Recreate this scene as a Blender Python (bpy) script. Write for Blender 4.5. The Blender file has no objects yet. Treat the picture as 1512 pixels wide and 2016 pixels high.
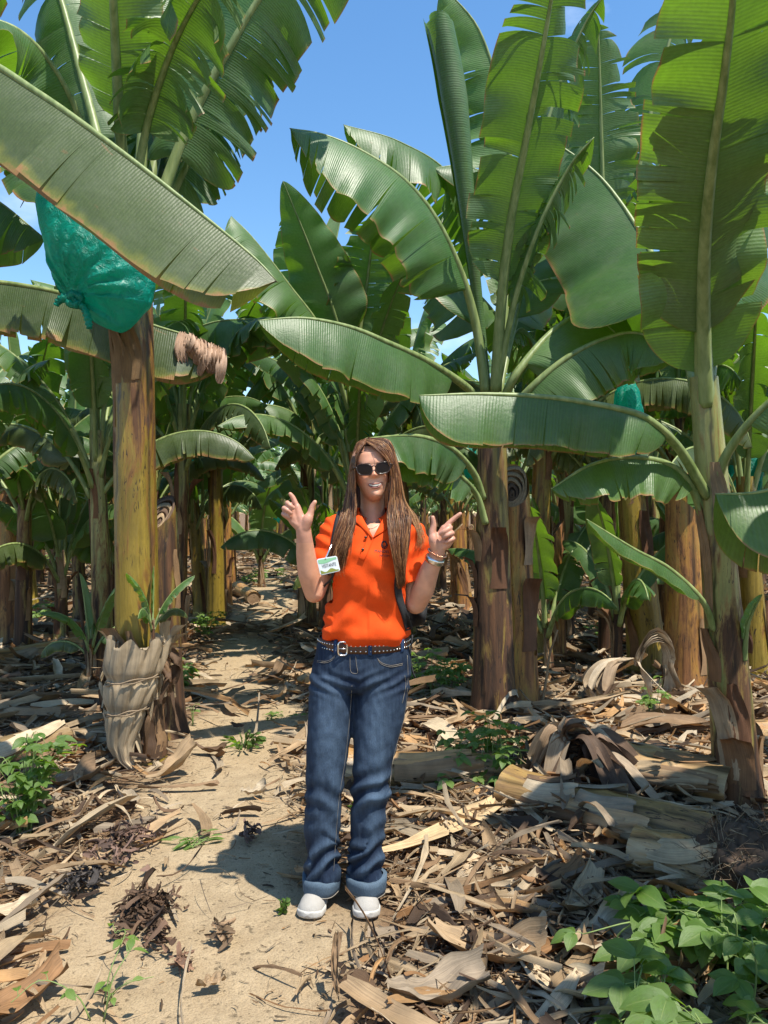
import bpy, bmesh, math, random
import numpy as np
from mathutils import Vector, Matrix, noise as mnoise
D = bpy.data
SC = bpy.context.scene
COL = SC.collection
rad = math.radians
# ------------------------------------------------------------------ camera
F = 1519.0                      # focal length in pixels of the 1512 x 2016 photograph
CAMZ = 1.43
cam = D.cameras.new('camera'); camo = D.objects.new('camera', cam); COL.objects.link(camo)
cam.sensor_fit = 'VERTICAL'; cam.sensor_height = 24.0; cam.lens = 24.0 * F / 2016.0
cam.clip_start = 0.05; cam.clip_end = 2000
camo.location = (0, 0, CAMZ); camo.rotation_euler = (rad(90), 0, 0)
SC.camera = camo
# ------------------------------------------------------------------ light
SUNV = Vector((0.48, -0.46, 1.43)).normalized()      # towards the sun
el = math.asin(SUNV.z); az = math.atan2(SUNV.x, SUNV.y)
w = D.worlds.new('World'); SC.world = w; w.use_nodes = True
nt = w.node_tree; bg = nt.nodes['Background']
sky = nt.nodes.new('ShaderNodeTexSky'); sky.sky_type = 'NISHITA'; sky.sun_disc = False
sky.sun_elevation = el; sky.sun_rotation = az; sky.air_density = 1.25; sky.dust_density = 0.25; sky.ozone_density = 2.6
# thin clouds, mixed by direction in the sky itself
tc = nt.nodes.new('ShaderNodeTexCoord'); mp = nt.nodes.new('ShaderNodeMapping'); mp.inputs['Scale'].default_value = (1.2, 1.2, 3.2)
cn = nt.nodes.new('ShaderNodeTexNoise'); cn.inputs['Scale'].default_value = 2.2; cn.inputs['Detail'].default_value = 7; cn.inputs['Roughness'].default_value = .55
cr = nt.nodes.new('ShaderNodeValToRGB'); cr.color_ramp.elements[0].position = .56; cr.color_ramp.elements[1].position = .80
cr.color_ramp.elements[0].color = (0, 0, 0, 1); cr.color_ramp.elements[1].color = (.55, .55, .55, 1)
mx = nt.nodes.new('ShaderNodeMixRGB'); mx.inputs[2].default_value = (8.5, 9.0, 9.8, 1)
nt.links.new(tc.outputs['Generated'], mp.inputs[0]); nt.links.new(mp.outputs[0], cn.inputs['Vector'])
nt.links.new(cn.outputs['Fac'], cr.inputs[0]); nt.links.new(cr.outputs[0], mx.inputs[0])
hs = nt.nodes.new('ShaderNodeHueSaturation'); hs.inputs['Saturation'].default_value = 1.22; nt.links.new(sky.outputs[0], hs.inputs['Color']); nt.links.new(hs.outputs[0], mx.inputs[1]); nt.links.new(mx.outputs[0], bg.inputs['Color'])
bg.inputs['Strength'].default_value = 0.135
sl = D.lights.new('sun', 'SUN'); sl.energy = 4.9; sl.angle = rad(0.55); sl.color = (1.0, .94, .83)
so = D.objects.new('sun', sl); COL.objects.link(so); so.location = (3, -3, 10)
so.rotation_euler = SUNV.to_track_quat('Z', 'Y').to_euler()
SC.view_settings.view_transform = 'Standard'; SC.view_settings.look = 'None'
SC.view_settings.exposure = 0.74; SC.view_settings.gamma = 1.0
SC.cycles.max_bounces = 7; SC.cycles.transparent_max_bounces = 8; SC.cycles.transmission_bounces = 5
SC.cycles.use_denoising = True
# ------------------------------------------------------------------ helpers
def P(px, py, Y):
    return Vector(((px - 756) / F * Y, Y, CAMZ - (py - 1008) / F * Y))
def PG(px, py):
    Y = CAMZ * F / (py - 1008.0)
    return ((px - 756) / F * Y, Y)
def n2(x, y, z=0.0): return mnoise.noise(Vector((x, y, z)))
def gz(x, y):
    e = min(1.0, max(0.0, (math.hypot(x + .17, y - 2.75) - .2) / .5))
    return e * (0.045 * n2(x * .5, y * .5, 3.1) + 0.014 * n2(x * 2.3, y * 2.3, 7.7))
def tag(o, label, cat, group=None, kind=None):
    if label: o['label'] = label
    if cat: o['category'] = cat
    if group: o['group'] = group
    if kind: o['kind'] = kind
    return o
def empty(name, loc, label=None, cat=None, group=None, rz=0.0):
    o = D.objects.new(name, None); COL.objects.link(o); o.location = loc; o.rotation_euler = (0, 0, rz)
    o.empty_display_size = .1
    return tag(o, label, cat, group)
class MB:
    def __init__(s): s.v = []; s.f = []; s.uv = []; s.m = []; s.c = []; s.n = 0
    def grid(s, Pt, uv=None, mat=0, closeU=False, closeV=False, col=None):
        Pt = np.asarray(Pt, float); n, m = Pt.shape[:2]
        b = s.n; s.v.append(Pt.reshape(-1, 3)); s.n += n * m
        if uv is None:
            uu, vv = np.meshgrid(np.linspace(0, 1, n), np.linspace(0, 1, m), indexing='ij'); uv = np.stack([uu, vv], -1)
        I, J = np.meshgrid(np.arange(n if closeU else n - 1), np.arange(m if closeV else m - 1), indexing='ij')
        I = I.ravel(); J = J.ravel(); I2 = (I + 1) % n; J2 = (J + 1) % m
        q = np.stack([I * m + J, I2 * m + J, I2 * m + J2, I * m + J2], -1)
        s.f.append(q + b); s.uv.append(np.asarray(uv, float).reshape(-1, 2)[q.ravel()]); s.m.append(np.full(len(q), mat))
        s.c.append(np.tile(np.array(col if col is not None else (1, 1, 1), float), (len(q) * 4, 1)))
        return b
    def tube(s, pts, rads, seg=8, mat=0, cap=True, col=None, squash=None):
        pts = np.asarray([tuple(p) for p in pts], float); n = len(pts)
        rads = np.broadcast_to(np.asarray(rads, float), (n,)) if np.ndim(rads) < 2 else rads
        t = np.gradient(pts, axis=0); t /= np.linalg.norm(t, axis=1)[:, None] + 1e-9
        ref = np.array([0, 0, 1.]) if abs(t[0][2]) < .9 else np.array([0, 1., 0])
        a = np.cross(t[0], ref); a /= np.linalg.norm(a)
        R = []
        L = 0
        ang = np.linspace(0, 2 * math.pi, seg, endpoint=False)
        uv = []
        for i in range(n):
            a = a - t[i] * a.dot(t[i]); a /= np.linalg.norm(a) + 1e-9; bb = np.cross(t[i], a)
            if i: L += np.linalg.norm(pts[i] - pts[i - 1])
            k = 1 if squash is None else squash
            R.append(pts[i] + rads[i] * (np.cos(ang)[:, None] * a + k * np.sin(ang)[:, None] * bb)); uv.append([(L, x) for x in ang])
        if cap:
            R = [np.repeat(pts[:1], seg, 0)] + R + [np.repeat(pts[-1:], seg, 0)]; uv = [uv[0]] + uv + [uv[-1]]
        s.grid(np.array(R), np.array(uv), mat, closeV=True, col=col)
    def build(s, name, mats, parent=None, smooth=True, link=True, tris=None):
        me = D.meshes.new(name)
        if s.n == 0: V = np.zeros((0, 3)); Fc = np.zeros((0, 4), int)
        else: V = np.concatenate(s.v); Fc = np.concatenate(s.f)
        me.vertices.add(len(V)); me.vertices.foreach_set('co', V.astype(np.float32).ravel())
        me.loops.add(len(Fc) * 4); me.loops.foreach_set('vertex_index', Fc.astype(np.int32).ravel())
        me.polygons.add(len(Fc)); me.polygons.foreach_set('loop_start', np.arange(0, len(Fc) * 4, 4, dtype=np.int32))
        me.polygons.foreach_set('loop_total', np.full(len(Fc), 4, dtype=np.int32))
        me.polygons.foreach_set('material_index', np.concatenate(s.m).astype(np.int32))
        me.update(calc_edges=True)
        uvl = me.uv_layers.new(name='UVMap'); uvl.data.foreach_set('uv', np.concatenate(s.uv).astype(np.float32).ravel())
        ca = me.color_attributes.new('col', 'FLOAT_COLOR', 'CORNER')
        c4 = np.ones((len(Fc) * 4, 4), np.float32); c4[:, :3] = np.concatenate(s.c); ca.data.foreach_set('color', c4.ravel())
        me.polygons.foreach_set('use_smooth', np.full(len(Fc), smooth))
        for m in (mats if isinstance(mats, (list, tuple)) else [mats]): me.materials.append(m)
        me.validate()
        o = D.objects.new(name, me)
        if link: COL.objects.link(o)
        if parent is not None: o.parent = parent
        return o
def copy_tree(o, parent=None, name=None):
    c = o.copy()
    if name: c.name = name
    COL.objects.link(c); c.parent = parent
    for ch in list(o.children): copy_tree(ch, c)
    return c
def catmull(pts, n):
    p = np.array([tuple(q) for q in pts], float)
    p = np.vstack([2 * p[0] - p[1], p, 2 * p[-1] - p[-2]])
    out = []
    for i in range(1, len(p) - 2):
        for t in np.linspace(0, 1, 24, endpoint=False):
            a, b, c, d = p[i - 1], p[i], p[i + 1], p[i + 2]
            out.append(.5 * ((2 * b) + (-a + c) * t + (2 * a - 5 * b + 4 * c - d) * t * t + (-a + 3 * b - 3 * c + d) * t ** 3))
    out.append(p[-2]); out = np.array(out)
    L = np.concatenate([[0], np.cumsum(np.linalg.norm(np.diff(out, axis=0), axis=1))])
    s = np.linspace(0, L[-1], n)
    return np.stack([np.interp(s, L, out[:, k]) for k in range(3)], -1), L[-1]
def ss(a, b, x): t = np.clip((x - a) / (b - a), 0, 1); return t * t * (3 - 2 * t)
# ------------------------------------------------------------------ materials
class NT:
    def __init__(s, name):
        s.m = D.materials.new(name); s.m.use_nodes = True; s.t = s.m.node_tree
        s.b = s.t.nodes['Principled BSDF']; s.o = s.t.nodes['Material Output']
    def n(s, ty, **kw):
        x = s.t.nodes.new('ShaderNode' + ty)
        for k, v in kw.items():
            if k in x.inputs: s.put(x.inputs[k], v)
            else: setattr(x, k, v)
        return x
    def put(s, inp, v):
        if isinstance(v, bpy.types.NodeSocket): s.t.links.new(v, inp)
        elif isinstance(v, bpy.types.Node): s.t.links.new(v.outputs[0], inp)
        else:
            if isinstance(v, tuple) and len(v) == 3 and inp.type == 'RGBA': v = v + (1,)
            inp.default_value = v
    def math(s, op, a, b=0.0, c=None):
        x = s.t.nodes.new('ShaderNodeMath'); x.operation = op; s.put(x.inputs[0], a); s.put(x.inputs[1], b)
        if c is not None: s.put(x.inputs[2], c)
        return x.outputs[0]
    def mix(s, f, a, b, mode='MIX'):
        x = s.t.nodes.new('ShaderNodeMixRGB'); x.blend_type = mode; s.put(x.inputs[0], f); s.put(x.inputs[1], a); s.put(x.inputs[2], b); return x.outputs[0]
    def ramp(s, f, *st):
        x = s.t.nodes.new('ShaderNodeValToRGB'); s.put(x.inputs[0], f); e = x.color_ramp.elements
        while len(e) < len(st): e.new(.5)
        for el_, (p, c) in zip(e, st):
            el_.position = p; el_.color = (c, c, c, 1) if not isinstance(c, tuple) else c + (1,)
        return x.outputs[0]
    def noise(s, vec, scale, detail=3, rough=.5, dist=0.0):
        x = s.n('TexNoise'); x.inputs['Scale'].default_value = scale; x.inputs['Detail'].default_value = detail
        x.inputs['Roughness'].default_value = rough; x.inputs['Distortion'].default_value = dist
        if vec is not None: s.put(x.inputs['Vector'], vec)
        return x.outputs['Fac']
    def mapping(s, vec, scale=(1, 1, 1), loc=(0, 0, 0)):
        x = s.n('Mapping'); s.put(x.inputs[0], vec); s.put(x.inputs['Scale'], scale); s.put(x.inputs['Location'], loc); return x.outputs[0]
    def bump(s, h, strength=.3, dist=.01):
        x = s.n('Bump'); s.put(x.inputs['Height'], h); x.inputs['Strength'].default_value = strength; x.inputs['Distance'].default_value = dist
        s.put(s.b.inputs['Normal'], x.outputs[0]); return x.outputs[0]
    def trans(s, fac, color, normal=None):
        tr = s.n('BsdfTranslucent'); s.put(tr.inputs[0], color)
        if normal is not None: s.put(tr.inputs['Normal'], normal)
        m = s.n('MixShader'); s.put(m.inputs[0], fac); s.t.links.new(s.b.outputs[0], m.inputs[1]); s.t.links.new(tr.outputs[0], m.inputs[2])
        s.t.links.new(m.outputs[0], s.o.inputs[0])
    def set(s, **kw):
        for k, v in kw.items(): s.put(s.b.inputs[k.replace('_', ' ')], v)
        return s
def simple(name, c, rough=.6, metal=0.0, bump=None, var=.15, spec=.5):
    k = NT(name); oc = k.n('TexCoord').outputs['Object']
    nz = k.noise(oc, 60, 4)
    f = k.ramp(nz, (.3, 1 - var), (.7, 1 + var))
    k.set(Base_Color=k.mix(1.0, c, f, 'MULTIPLY'), Roughness=rough, Metallic=metal); k.b.inputs['Specular IOR Level'].default_value = spec
    if bump: k.bump(k.noise(oc, bump[0], 4), bump[1], bump[2])
    return k.m
def mat_leaf(name, top, under, tr, trf=.35, edge=.35, dryc=(.35, .19, .07), gloss=.43, ribs=1.0):
    k = NT(name)
    uv = k.n('UVMap').outputs[0]; sp = k.n('SeparateXYZ'); k.put(sp.inputs[0], uv); U = sp.outputs[0]; V = sp.outputs[1]
    oc = k.n('TexCoord').outputs['Object']; rnd = k.n('ObjectInfo').outputs['Random']
    w1 = k.n('TexWave', wave_type='BANDS', bands_direction='X'); k.put(w1.inputs['Vector'], uv); w1.inputs['Scale'].default_value = 22; w1.inputs['Distortion'].default_value = .6; w1.inputs['Detail'].default_value = 2
    cmb = k.n('CombineXYZ'); k.put(cmb.inputs[0], k.math('MULTIPLY', U, 1)); k.put(cmb.inputs[1], k.math('MULTIPLY', V, .25))
    strk = k.noise(cmb.outputs[0], 45, 5, .6)
    big = k.noise(oc, 2.3, 4, .55)
    bf = k.n('NewGeometry').outputs['Backfacing']
    base = k.mix(bf, top, under)
    vv = k.math('ADD', k.math('MULTIPLY', w1.outputs[0], .07 * ribs), k.math('ADD', k.math('MULTIPLY', strk, .5), k.math('MULTIPLY', big, .5)))
    f = k.ramp(vv, (.3, .72), (.8, 1.3))
    base = k.mix(1.0, base, f, 'MULTIPLY')
    base = k.mix(1.0, base, k.ramp(rnd, (0, (.72, .80, .72)), (1, (1.35, 1.22, 1.1))), 'MULTIPLY')
    spn = k.n('TexVoronoi'); k.put(spn.inputs['Vector'], oc); spn.inputs['Scale'].default_value = 38
    spots = k.ramp(spn.outputs['Distance'], (.05, 1.0), (.10, 0.0))
    spots = k.math('MULTIPLY', spots, k.ramp(k.noise(oc, 5, 2), (.45, 0.0), (.6, .5)))
    base = k.mix(spots, base, (.30, .33, .18))
    dust = k.ramp(k.noise(oc, 6, 6, .7), (.45, 0.0), (.72, .38)); base = k.mix(dust, base, (.17, .20, .12))
    tn = k.noise(k.mapping(uv, (6, 14, 1)), 1, 5, .7, .5); base = k.mix(k.ramp(tn, (.665, 0.0), (.70, .75)), base, (.20, .13, .05))
    en = k.noise(oc, 9, 4, .6)
    e = k.math('ADD', V, k.math('MULTIPLY', k.math('SUBTRACT', en, .5), .10 + edge * .4))
    em = k.ramp(e, (.975 - edge * .05, 0.0), (1.01, 1.0))
    yel = k.ramp(e, (.93 - edge * .12, 0.0), (.99, .35 + .3 * max(0, edge)))
    base = k.mix(yel, base, (.30, .30, .04)); base = k.mix(em, base, dryc)
    rb = k.ramp(V, (.0, 1.0), (.035, 0.0)); base = k.mix(rb, base, (.26, .32, .10))
    k.set(Base_Color=base, Roughness=gloss); k.b.inputs['Specular IOR Level'].default_value = .55
    h = k.math('ADD', k.math('MULTIPLY', w1.outputs[0], .38 * ribs), k.math('MULTIPLY', strk, .8))
    nrm = k.bump(h, .36, .005)
    trc = k.mix(1.0, tr, f, 'MULTIPLY'); trc = k.mix(em, trc, (.25, .12, .04))
    k.trans(trf, trc, nrm)
    return k.m
M = {}
M['leaf'] = mat_leaf('banana_leaf_green', (.064, .138, .038), (.098, .170, .062), (.18, .37, .014), .34, edge=.08)
M['leaf_young'] = mat_leaf('banana_leaf_young', (.082, .178, .048), (.12, .215, .072), (.19, .37, .014), .30, edge=.0)
M['leaf_old'] = mat_leaf('banana_leaf_old', (.065, .098, .030), (.11, .14, .055), (.22, .30, .02), .28, edge=.8)
def mat_rib():
    k = NT('banana_midrib'); oc = k.n('TexCoord').outputs['Object']
    nz = k.noise(k.mapping(oc, (30, 30, 4)), 1.0, 4, .6)
    c = k.ramp(nz, (.3, (.13, .19, .05)), (.7, (.30, .36, .14)))
    k.set(Base_Color=c, Roughness=.45); k.bump(nz, .3, .004); k.trans(.12, (.3, .4, .06)); return k.m
M['rib'] = mat_rib()
def mat_trunk(name, ca, cb, brown, blo, bhi, zlo=0.0, zhi=0.0, flip=1):
    """vertical-streaked pseudostem; brown = dried sheath colour, blo/bhi = how much of it shows; z gradient shifts it"""
    k = NT(name); oc = k.n('TexCoord').outputs['Object']; rnd = k.n('ObjectInfo').outputs['Random']
    off = k.n('CombineXYZ'); k.put(off.inputs[2], k.math('MULTIPLY', rnd, 37.0)); 
    av = k.n('VectorMath', operation='ADD'); k.put(av.inputs[0], oc); k.put(av.inputs[1], off.outputs[0]); v = av.outputs[0]
    fine = k.noise(k.mapping(v, (30, 30, 1.3)), 1, 4, .55)
    mid = k.noise(k.mapping(v, (10, 10, 1.5)), 1, 7, .68, .9)
    blot = k.noise(k.mapping(v, (5, 5, 2.6)), 1, 6, .7, .4)
    c = k.ramp(fine, (.22, ca), (.78, cb))
    sz = k.n('SeparateXYZ'); k.put(sz.inputs[0], oc)
    zz = k.n('MapRange'); k.put(zz.inputs[0], sz.outputs[2]); zz.inputs[1].default_value = .2; zz.inputs[2].default_value = 2.3; zz.inputs[3].default_value = zlo; zz.inputs[4].default_value = zhi
    a = k.math('ADD', k.math('ADD', k.math('MULTIPLY', mid, .7), k.math('MULTIPLY', blot, .3)), zz.outputs[0])
    bm = k.ramp(a, (blo, 0.0), (bhi, 1.0))
    br = k.ramp(fine, (.3, tuple(x * .32 for x in brown)), (.72, tuple(x * 1.5 for x in brown)))
    c = k.mix(k.ramp(blot, (.35, .55), (.55, 0.0)), c, tuple(x * .55 for x in ca))
    halo = k.ramp(a, (blo - .05, 0.0), (blo + .01, .75)); c = k.mix(halo, c, (brown[0] * 1.9, brown[1] * 2.0, brown[2] * 1.3))
    c = k.mix(bm, c, br)
    fl = k.noise(k.mapping(v, (60, 60, 9)), 1, 3, .6, 1.5); fm = k.ramp(fl, (.60, 0.0), (.64, .92))
    fm = k.math('MULTIPLY', fm, k.ramp(k.noise(v, 3.0, 2), (.38, 0.0), (.52, 1.0)))
    c = k.mix(fm, c, (.022, .011, .007))
    c = k.mix(1.0, c, k.n('VertexColor', layer_name='col').outputs[0], 'MULTIPLY')
    k.set(Base_Color=c, Roughness=k.ramp(bm, (0, .36), (1, .75))); k.bump(k.math('ADD', fine, k.math('MULTIPLY', mid, 1.4)), .55, .014)
    return k.m
M['trunk_yellow'] = mat_trunk('pseudostem_yellow', (.155, .112, .014), (.33, .25, .040), (.10, .045, .016), .56, .63, -.06, .07)
M['trunk_green'] = mat_trunk('pseudostem_green', (.15, .18, .05), (.38, .40, .16), (.095, .045, .018), .53, .58, .10, -.06)
M['trunk_brown'] = mat_trunk('pseudostem_brown', (.16, .13, .030), (.34, .30, .08), (.080, .038, .017), .46, .52, .03, -.03)
M['trunk_orange'] = mat_trunk('pseudostem_dry', (.24, .16, .035), (.42, .29, .07), (.19, .085, .030), .47, .56, .03, -.02)
def mat_dry(name, tint=(1, 1, 1), trf=.18):
    k = NT(name); oc = k.n('TexCoord').outputs['Object']; uv = k.n('UVMap').outputs[0]
    at = k.n('VertexColor', layer_name='col').outputs[0]
    st = k.noise(k.mapping(uv, (1.2, 40, 1)), 1, 4, .65); bl = k.noise(oc, 9, 4, .6)
    f = k.ramp(k.math('ADD', k.math('MULTIPLY', st, .6), k.math('MULTIPLY', bl, .4)), (.30, .32), (.70, 1.35))
    c = k.mix(1.0, k.mix(1.0, at, f, 'MULTIPLY'), tint, 'MULTIPLY')
    k.set(Base_Color=c, Roughness=.72); k.b.inputs['Specular IOR Level'].default_value = .35
    nrm = k.bump(st, .5, .004); k.trans(trf, k.mix(1.0, c, (1.3, .9, .55), 'MULTIPLY'), nrm); return k.m
M['dry'] = mat_dry('dry_leaf'); M['husk'] = mat_dry('dry_sheath', trf=.05)
PAL = [(.47, .345, .205), (.40, .275, .155), (.56, .44, .29), (.27, .17, .092), (.165, .10, .057), (.46, .37, .255), (.31, .24, .165), (.085, .052, .032), (.47, .275, .12), (.28, .15, .065)]
PALW = [5, 4, 3, 3, 2.5, 3, 3, 2, 1.4, 1.4]
def mat_ground():
    k = NT('sandy_soil'); oc = k.n('TexCoord').outputs['Object']
    g1 = k.noise(oc, 1.1, 5, .6); g2 = k.noise(oc, 7, 6, .65); g3 = k.noise(oc, 160, 4, .7); g4 = k.noise(oc, 38, 4, .6)
    c = k.ramp(g2, (.3, (.29, .215, .130)), (.72, (.42, .325, .205)))
    c = k.mix(k.ramp(g1, (.42, 0.0), (.7, .65)), c, (.38, .275, .16))
    at = k.n('VertexColor', layer_name='col').outputs[0]; sa = k.n('SeparateColor'); k.put(sa.inputs[0], at)
    soil = k.ramp(g2, (.3, (.10, .062, .036)), (.75, (.27, .175, .10)))
    edge = k.math('ADD', sa.outputs[0], k.math('MULTIPLY', k.math('SUBTRACT', g2, .5), .9))
    c = k.mix(k.ramp(edge, (.40, 0.0), (.70, 1.0)), c, soil)
    sp = k.ramp(g3, (.30, .62), (.52, 1.05)); c = k.mix(1.0, c, sp, 'MULTIPLY')
    pt = k.ramp(g4, (.33, .45), (.40, 1.0)); c = k.mix(1.0, c, pt, 'MULTIPLY')
    k.set(Base_Color=c, Roughness=.95); k.b.inputs['Specular IOR Level'].default_value = .15
    k.bump(k.math('ADD', k.math('MULTIPLY', g3, .25), k.math('ADD', g2, k.math('MULTIPLY', g4, .5))), .8, .03); return k.m
M['ground'] = mat_ground()
def mat_bag():
    k = NT('teal_plastic'); oc = k.n('TexCoord').outputs['Object']
    nz = k.noise(oc, 14, 5, .6, 1.2); c = k.ramp(nz, (.3, (.0, .24, .18)), (.7, (.005, .42, .32)))
    k.set(Base_Color=c, Roughness=.36); k.b.inputs['Specular IOR Level'].default_value = .6
    nrm = k.bump(nz, .9, .03); k.trans(.55, (.01, .62, .46), nrm); return k.m
M['bag'] = mat_bag()
M['weed'] = mat_leaf('weed_leaf', (.080, .185, .024), (.11, .20, .04), (.28, .48, .02), .42, edge=-.25, gloss=.5, ribs=.12)
M['stem'] = simple('weed_stem', (.16, .22, .06), .6)
M['deadstem'] = simple('dead_twig', (.22, .14, .08), .8)
# ------------------------------------------------------------------ ground
_py = [0, 2, 3.2, 5.5, 8, 12, 23, 60]; _pc = [-.78, -.72, -.68, -.95, -1.45, -1.8, -3.3, -8]; _pw = [.9, .62, .42, .40, .42, .42, .38, .4]
def path_out(x, y):
    if y > 24: return 2.0
    c = np.interp(y, _py, _pc); h = np.interp(y, _py, _pw); return abs(x - c) - h
def build_ground():
    def axis(lo, hi, fl, fh, fine, g=1.16):
        a = list(np.arange(fl, fh, fine)); s = fine; x = fl
        while x > lo: s *= g; x -= s; a.insert(0, x)
        s = fine; x = fh
        while x < hi: s *= g; x += s; a.append(x)
        return np.array(a)
    X = axis(-400, 400, -3.5, 3.5, .06); Y = axis(-30, 900, 1.6, 9, .06)
    G = np.zeros((len(X), len(Y), 3)); C = np.zeros((len(X), len(Y)))
    for i, x in enumerate(X):
        for j, y in enumerate(Y):
            G[i, j] = (x, y, gz(x, y) + .01 * n2(x * 6, y * 6, .3) * (abs(x) < 6) - .004)
            C[i, j] = min(1, max(0, path_out(x, y) / .5 + .5 + .45 * n2(x * 1.7, y * 1.7, 5)))
    mb = MB(); mb.grid(G)
    o = mb.build('ground', M['ground'])
    me = o.data; vi = np.zeros(len(me.loops), np.int32); me.loops.foreach_get('vertex_index', vi)
    c4 = np.ones((len(vi), 4), np.float32); c4[:, 0] = C.ravel()[vi]; me.color_attributes['col'].data.foreach_set('color', c4.ravel())
    tag(o, 'sandy pale soil with a worn dirt path between the banana rows', 'ground', kind='structure')
build_ground()
# ------------------------------------------------------------------ banana leaf
def wprof(u, base=.16, tipstart=.55, tp=2.3):
    a = np.sqrt(np.clip(1 - (1 - np.minimum(u / base, 1)) ** 2, 0, 1))
    b = np.clip(1 - np.maximum((u - tipstart) / (1 - tipstart), 0) ** tp, 0, 1) ** .75
    return a * b
def leaf_mesh(pts, hw, pet=.18, b=(1, 0, 0), droop=(.3, .5), tears=6, tear=.35, grav=.2, seed=0, nu=46, nv=7,
              sweep=.25, wave=.10, rbase=.024, asym=(1, 1), up=(0, 0, 1), halves=(1, -1), base=.16, tipstart=.55, roll=0.0, tp=2.3, twist=0.0, pleats=9):
    """returns (blade MB, rib MB). droop: angle of each half-blade below flat at the rib, and how much more by the margin"""
    rng = random.Random(seed)
    n = nu + 1
    C, L = catmull(pts, n)
    T = np.gradient(C, axis=0); T /= np.linalg.norm(T, axis=1)[:, None]
    b = np.array(b, float); B = b[None, :] - T * (T @ b)[:, None]; B /= np.linalg.norm(B, axis=1)[:, None] + 1e-9
    N = np.cross(T, B); upv = np.array(up, float)
    sg = 1
    if (N @ upv).mean() < 0: N = -N; sg = -1
    if twist or roll:
        aa = roll + twist * np.linspace(0, 1, n); B, N = B * np.cos(aa)[:, None] + N * np.sin(aa)[:, None], N * np.cos(aa)[:, None] - B * np.sin(aa)[:, None]
    S = np.linspace(0, 1, n)
    mb = MB(); rb = MB()
    Lb = L * (1 - pet)
    for side in halves:
        # strips
        cuts = [0.0]
        nt_ = int(round(tears * rng.uniform(.75, 1.25))) + (pleats if tears else 0); ptear = tears / max(1, nt_)
        cuts += sorted(rng.uniform(.06, .97) for _ in range(nt_)); cuts.append(1.0)
        cuts = [cuts[0]] + [c for i, c in enumerate(cuts[1:], 1) if c - cuts[i - 1] > .012 or c == 1.0]
        ph = rng.uniform(0, 9); ofs_prev = 0
        for a, c in zip(cuts[:-1], cuts[1:]):
            if c - a < 1e-4: continue
            k = max(3, int(round((c - a) * nu)) + 1) if c - a > .06 else 3
            u = np.linspace(a, c, k + 1); s = pet + (1 - pet) * u
            ci = np.stack([np.interp(s, S, C[:, q]) for q in range(3)], -1)
            ti = np.stack([np.interp(s, S, T[:, q]) for q in range(3)], -1)
            bi = np.stack([np.interp(s, S, B[:, q]) for q in range(3)], -1) * side
            ni = np.stack([np.interp(s, S, N[:, q]) for q in range(3)], -1)
            w = hw * wprof(u, base, tipstart, tp) * asym[0 if side > 0 else 1]
            strips = len(cuts) > 2
            real = rng.random() < ptear; off = rng.gauss(0, tear * (1.25 if real else .28)) if strips else 0.0; op = min(1.0, abs(off) / .22); g = grav * (rng.uniform(.5, 1.6) if strips else 1.0); v0 = rng.uniform(0, .35)
            lenf = 1 + rng.uniform(-.12, .03) * op if strips else 1.0
            curl = rng.gauss(0, .5) * (c - a) * (.3 + op) if strips else 0.0
            xi = np.linspace(-1, 1, k + 1)
            pos = ci.copy(); rows = [pos.copy()]; vs = np.linspace(0, 1, nv)
            nz = np.array([math.sin(uu * 17 + ph) * .6 + math.sin(uu * 41 + ph * 2.3) * .4 for uu in u])
            for q in range(1, nv):
                v = vs[q]; dv = vs[q] - vs[q - 1]
                phi = droop[0] + droop[1] * v + wave * nz * 2.0 * (v + .2) + off * ss(v0, 1, v)
                d = np.cos(phi)[:, None] * bi - np.sin(phi)[:, None] * ni + sweep * (1 - .4 * v) * ti
                d[:, 2] -= g * v
                d /= np.linalg.norm(d, axis=1)[:, None]
                pos = pos + d * (w * lenf * dv * 1.05)[:, None]
                r = pos.copy()
                if strips: # narrow the strip so that a slit opens, and curl it along its length
                    r = r - ti * (xi * .35 * v * v * min(c - a, .05) * Lb * .34 * op)[:, None] + ni * ((xi ** 2) * curl * v * w * .8)[:, None]
                rows.append(r)
            G = np.stack(rows, 1)
            uvg = np.stack([np.repeat((u * Lb)[:, None], nv, 1), np.repeat(vs[None, :], k + 1, 0)], -1)
            if side * sg < 0: G = G[::-1]; uvg = uvg[::-1]
            mb.grid(G, uvg)
    r = rbase * np.clip(1 - S, 0, 1) ** .75 + .0025
    # petiole + midrib just below the blade
    kk = np.linspace(0, 1, n)
    rb.tube(C - N * (r * .55)[:, None], r, 7)
    return mb, rb, (N, B)
ALT = [0]
def hero_leaf(plant, pts, hw, mat='leaf', label=None, **kw):
    """pts are world points; plant is the Empty they hang under"""
    loc = plant.matrix_world.translation if False else Vector(plant.location)
    pp = [Vector(p) - loc for p in pts]
    ALT[0] += 1; kw.setdefault('seed', ALT[0] * 7)
    mb, rb, _ = leaf_mesh(pp, hw, **kw)
    o = mb.build('leaf', M[mat], plant)
    rb.build('midrib', M['rib'], o)
    if label: o['label'] = label
    return o
def flip_normals(o):
    o.data.flip_normals(); return o
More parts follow.
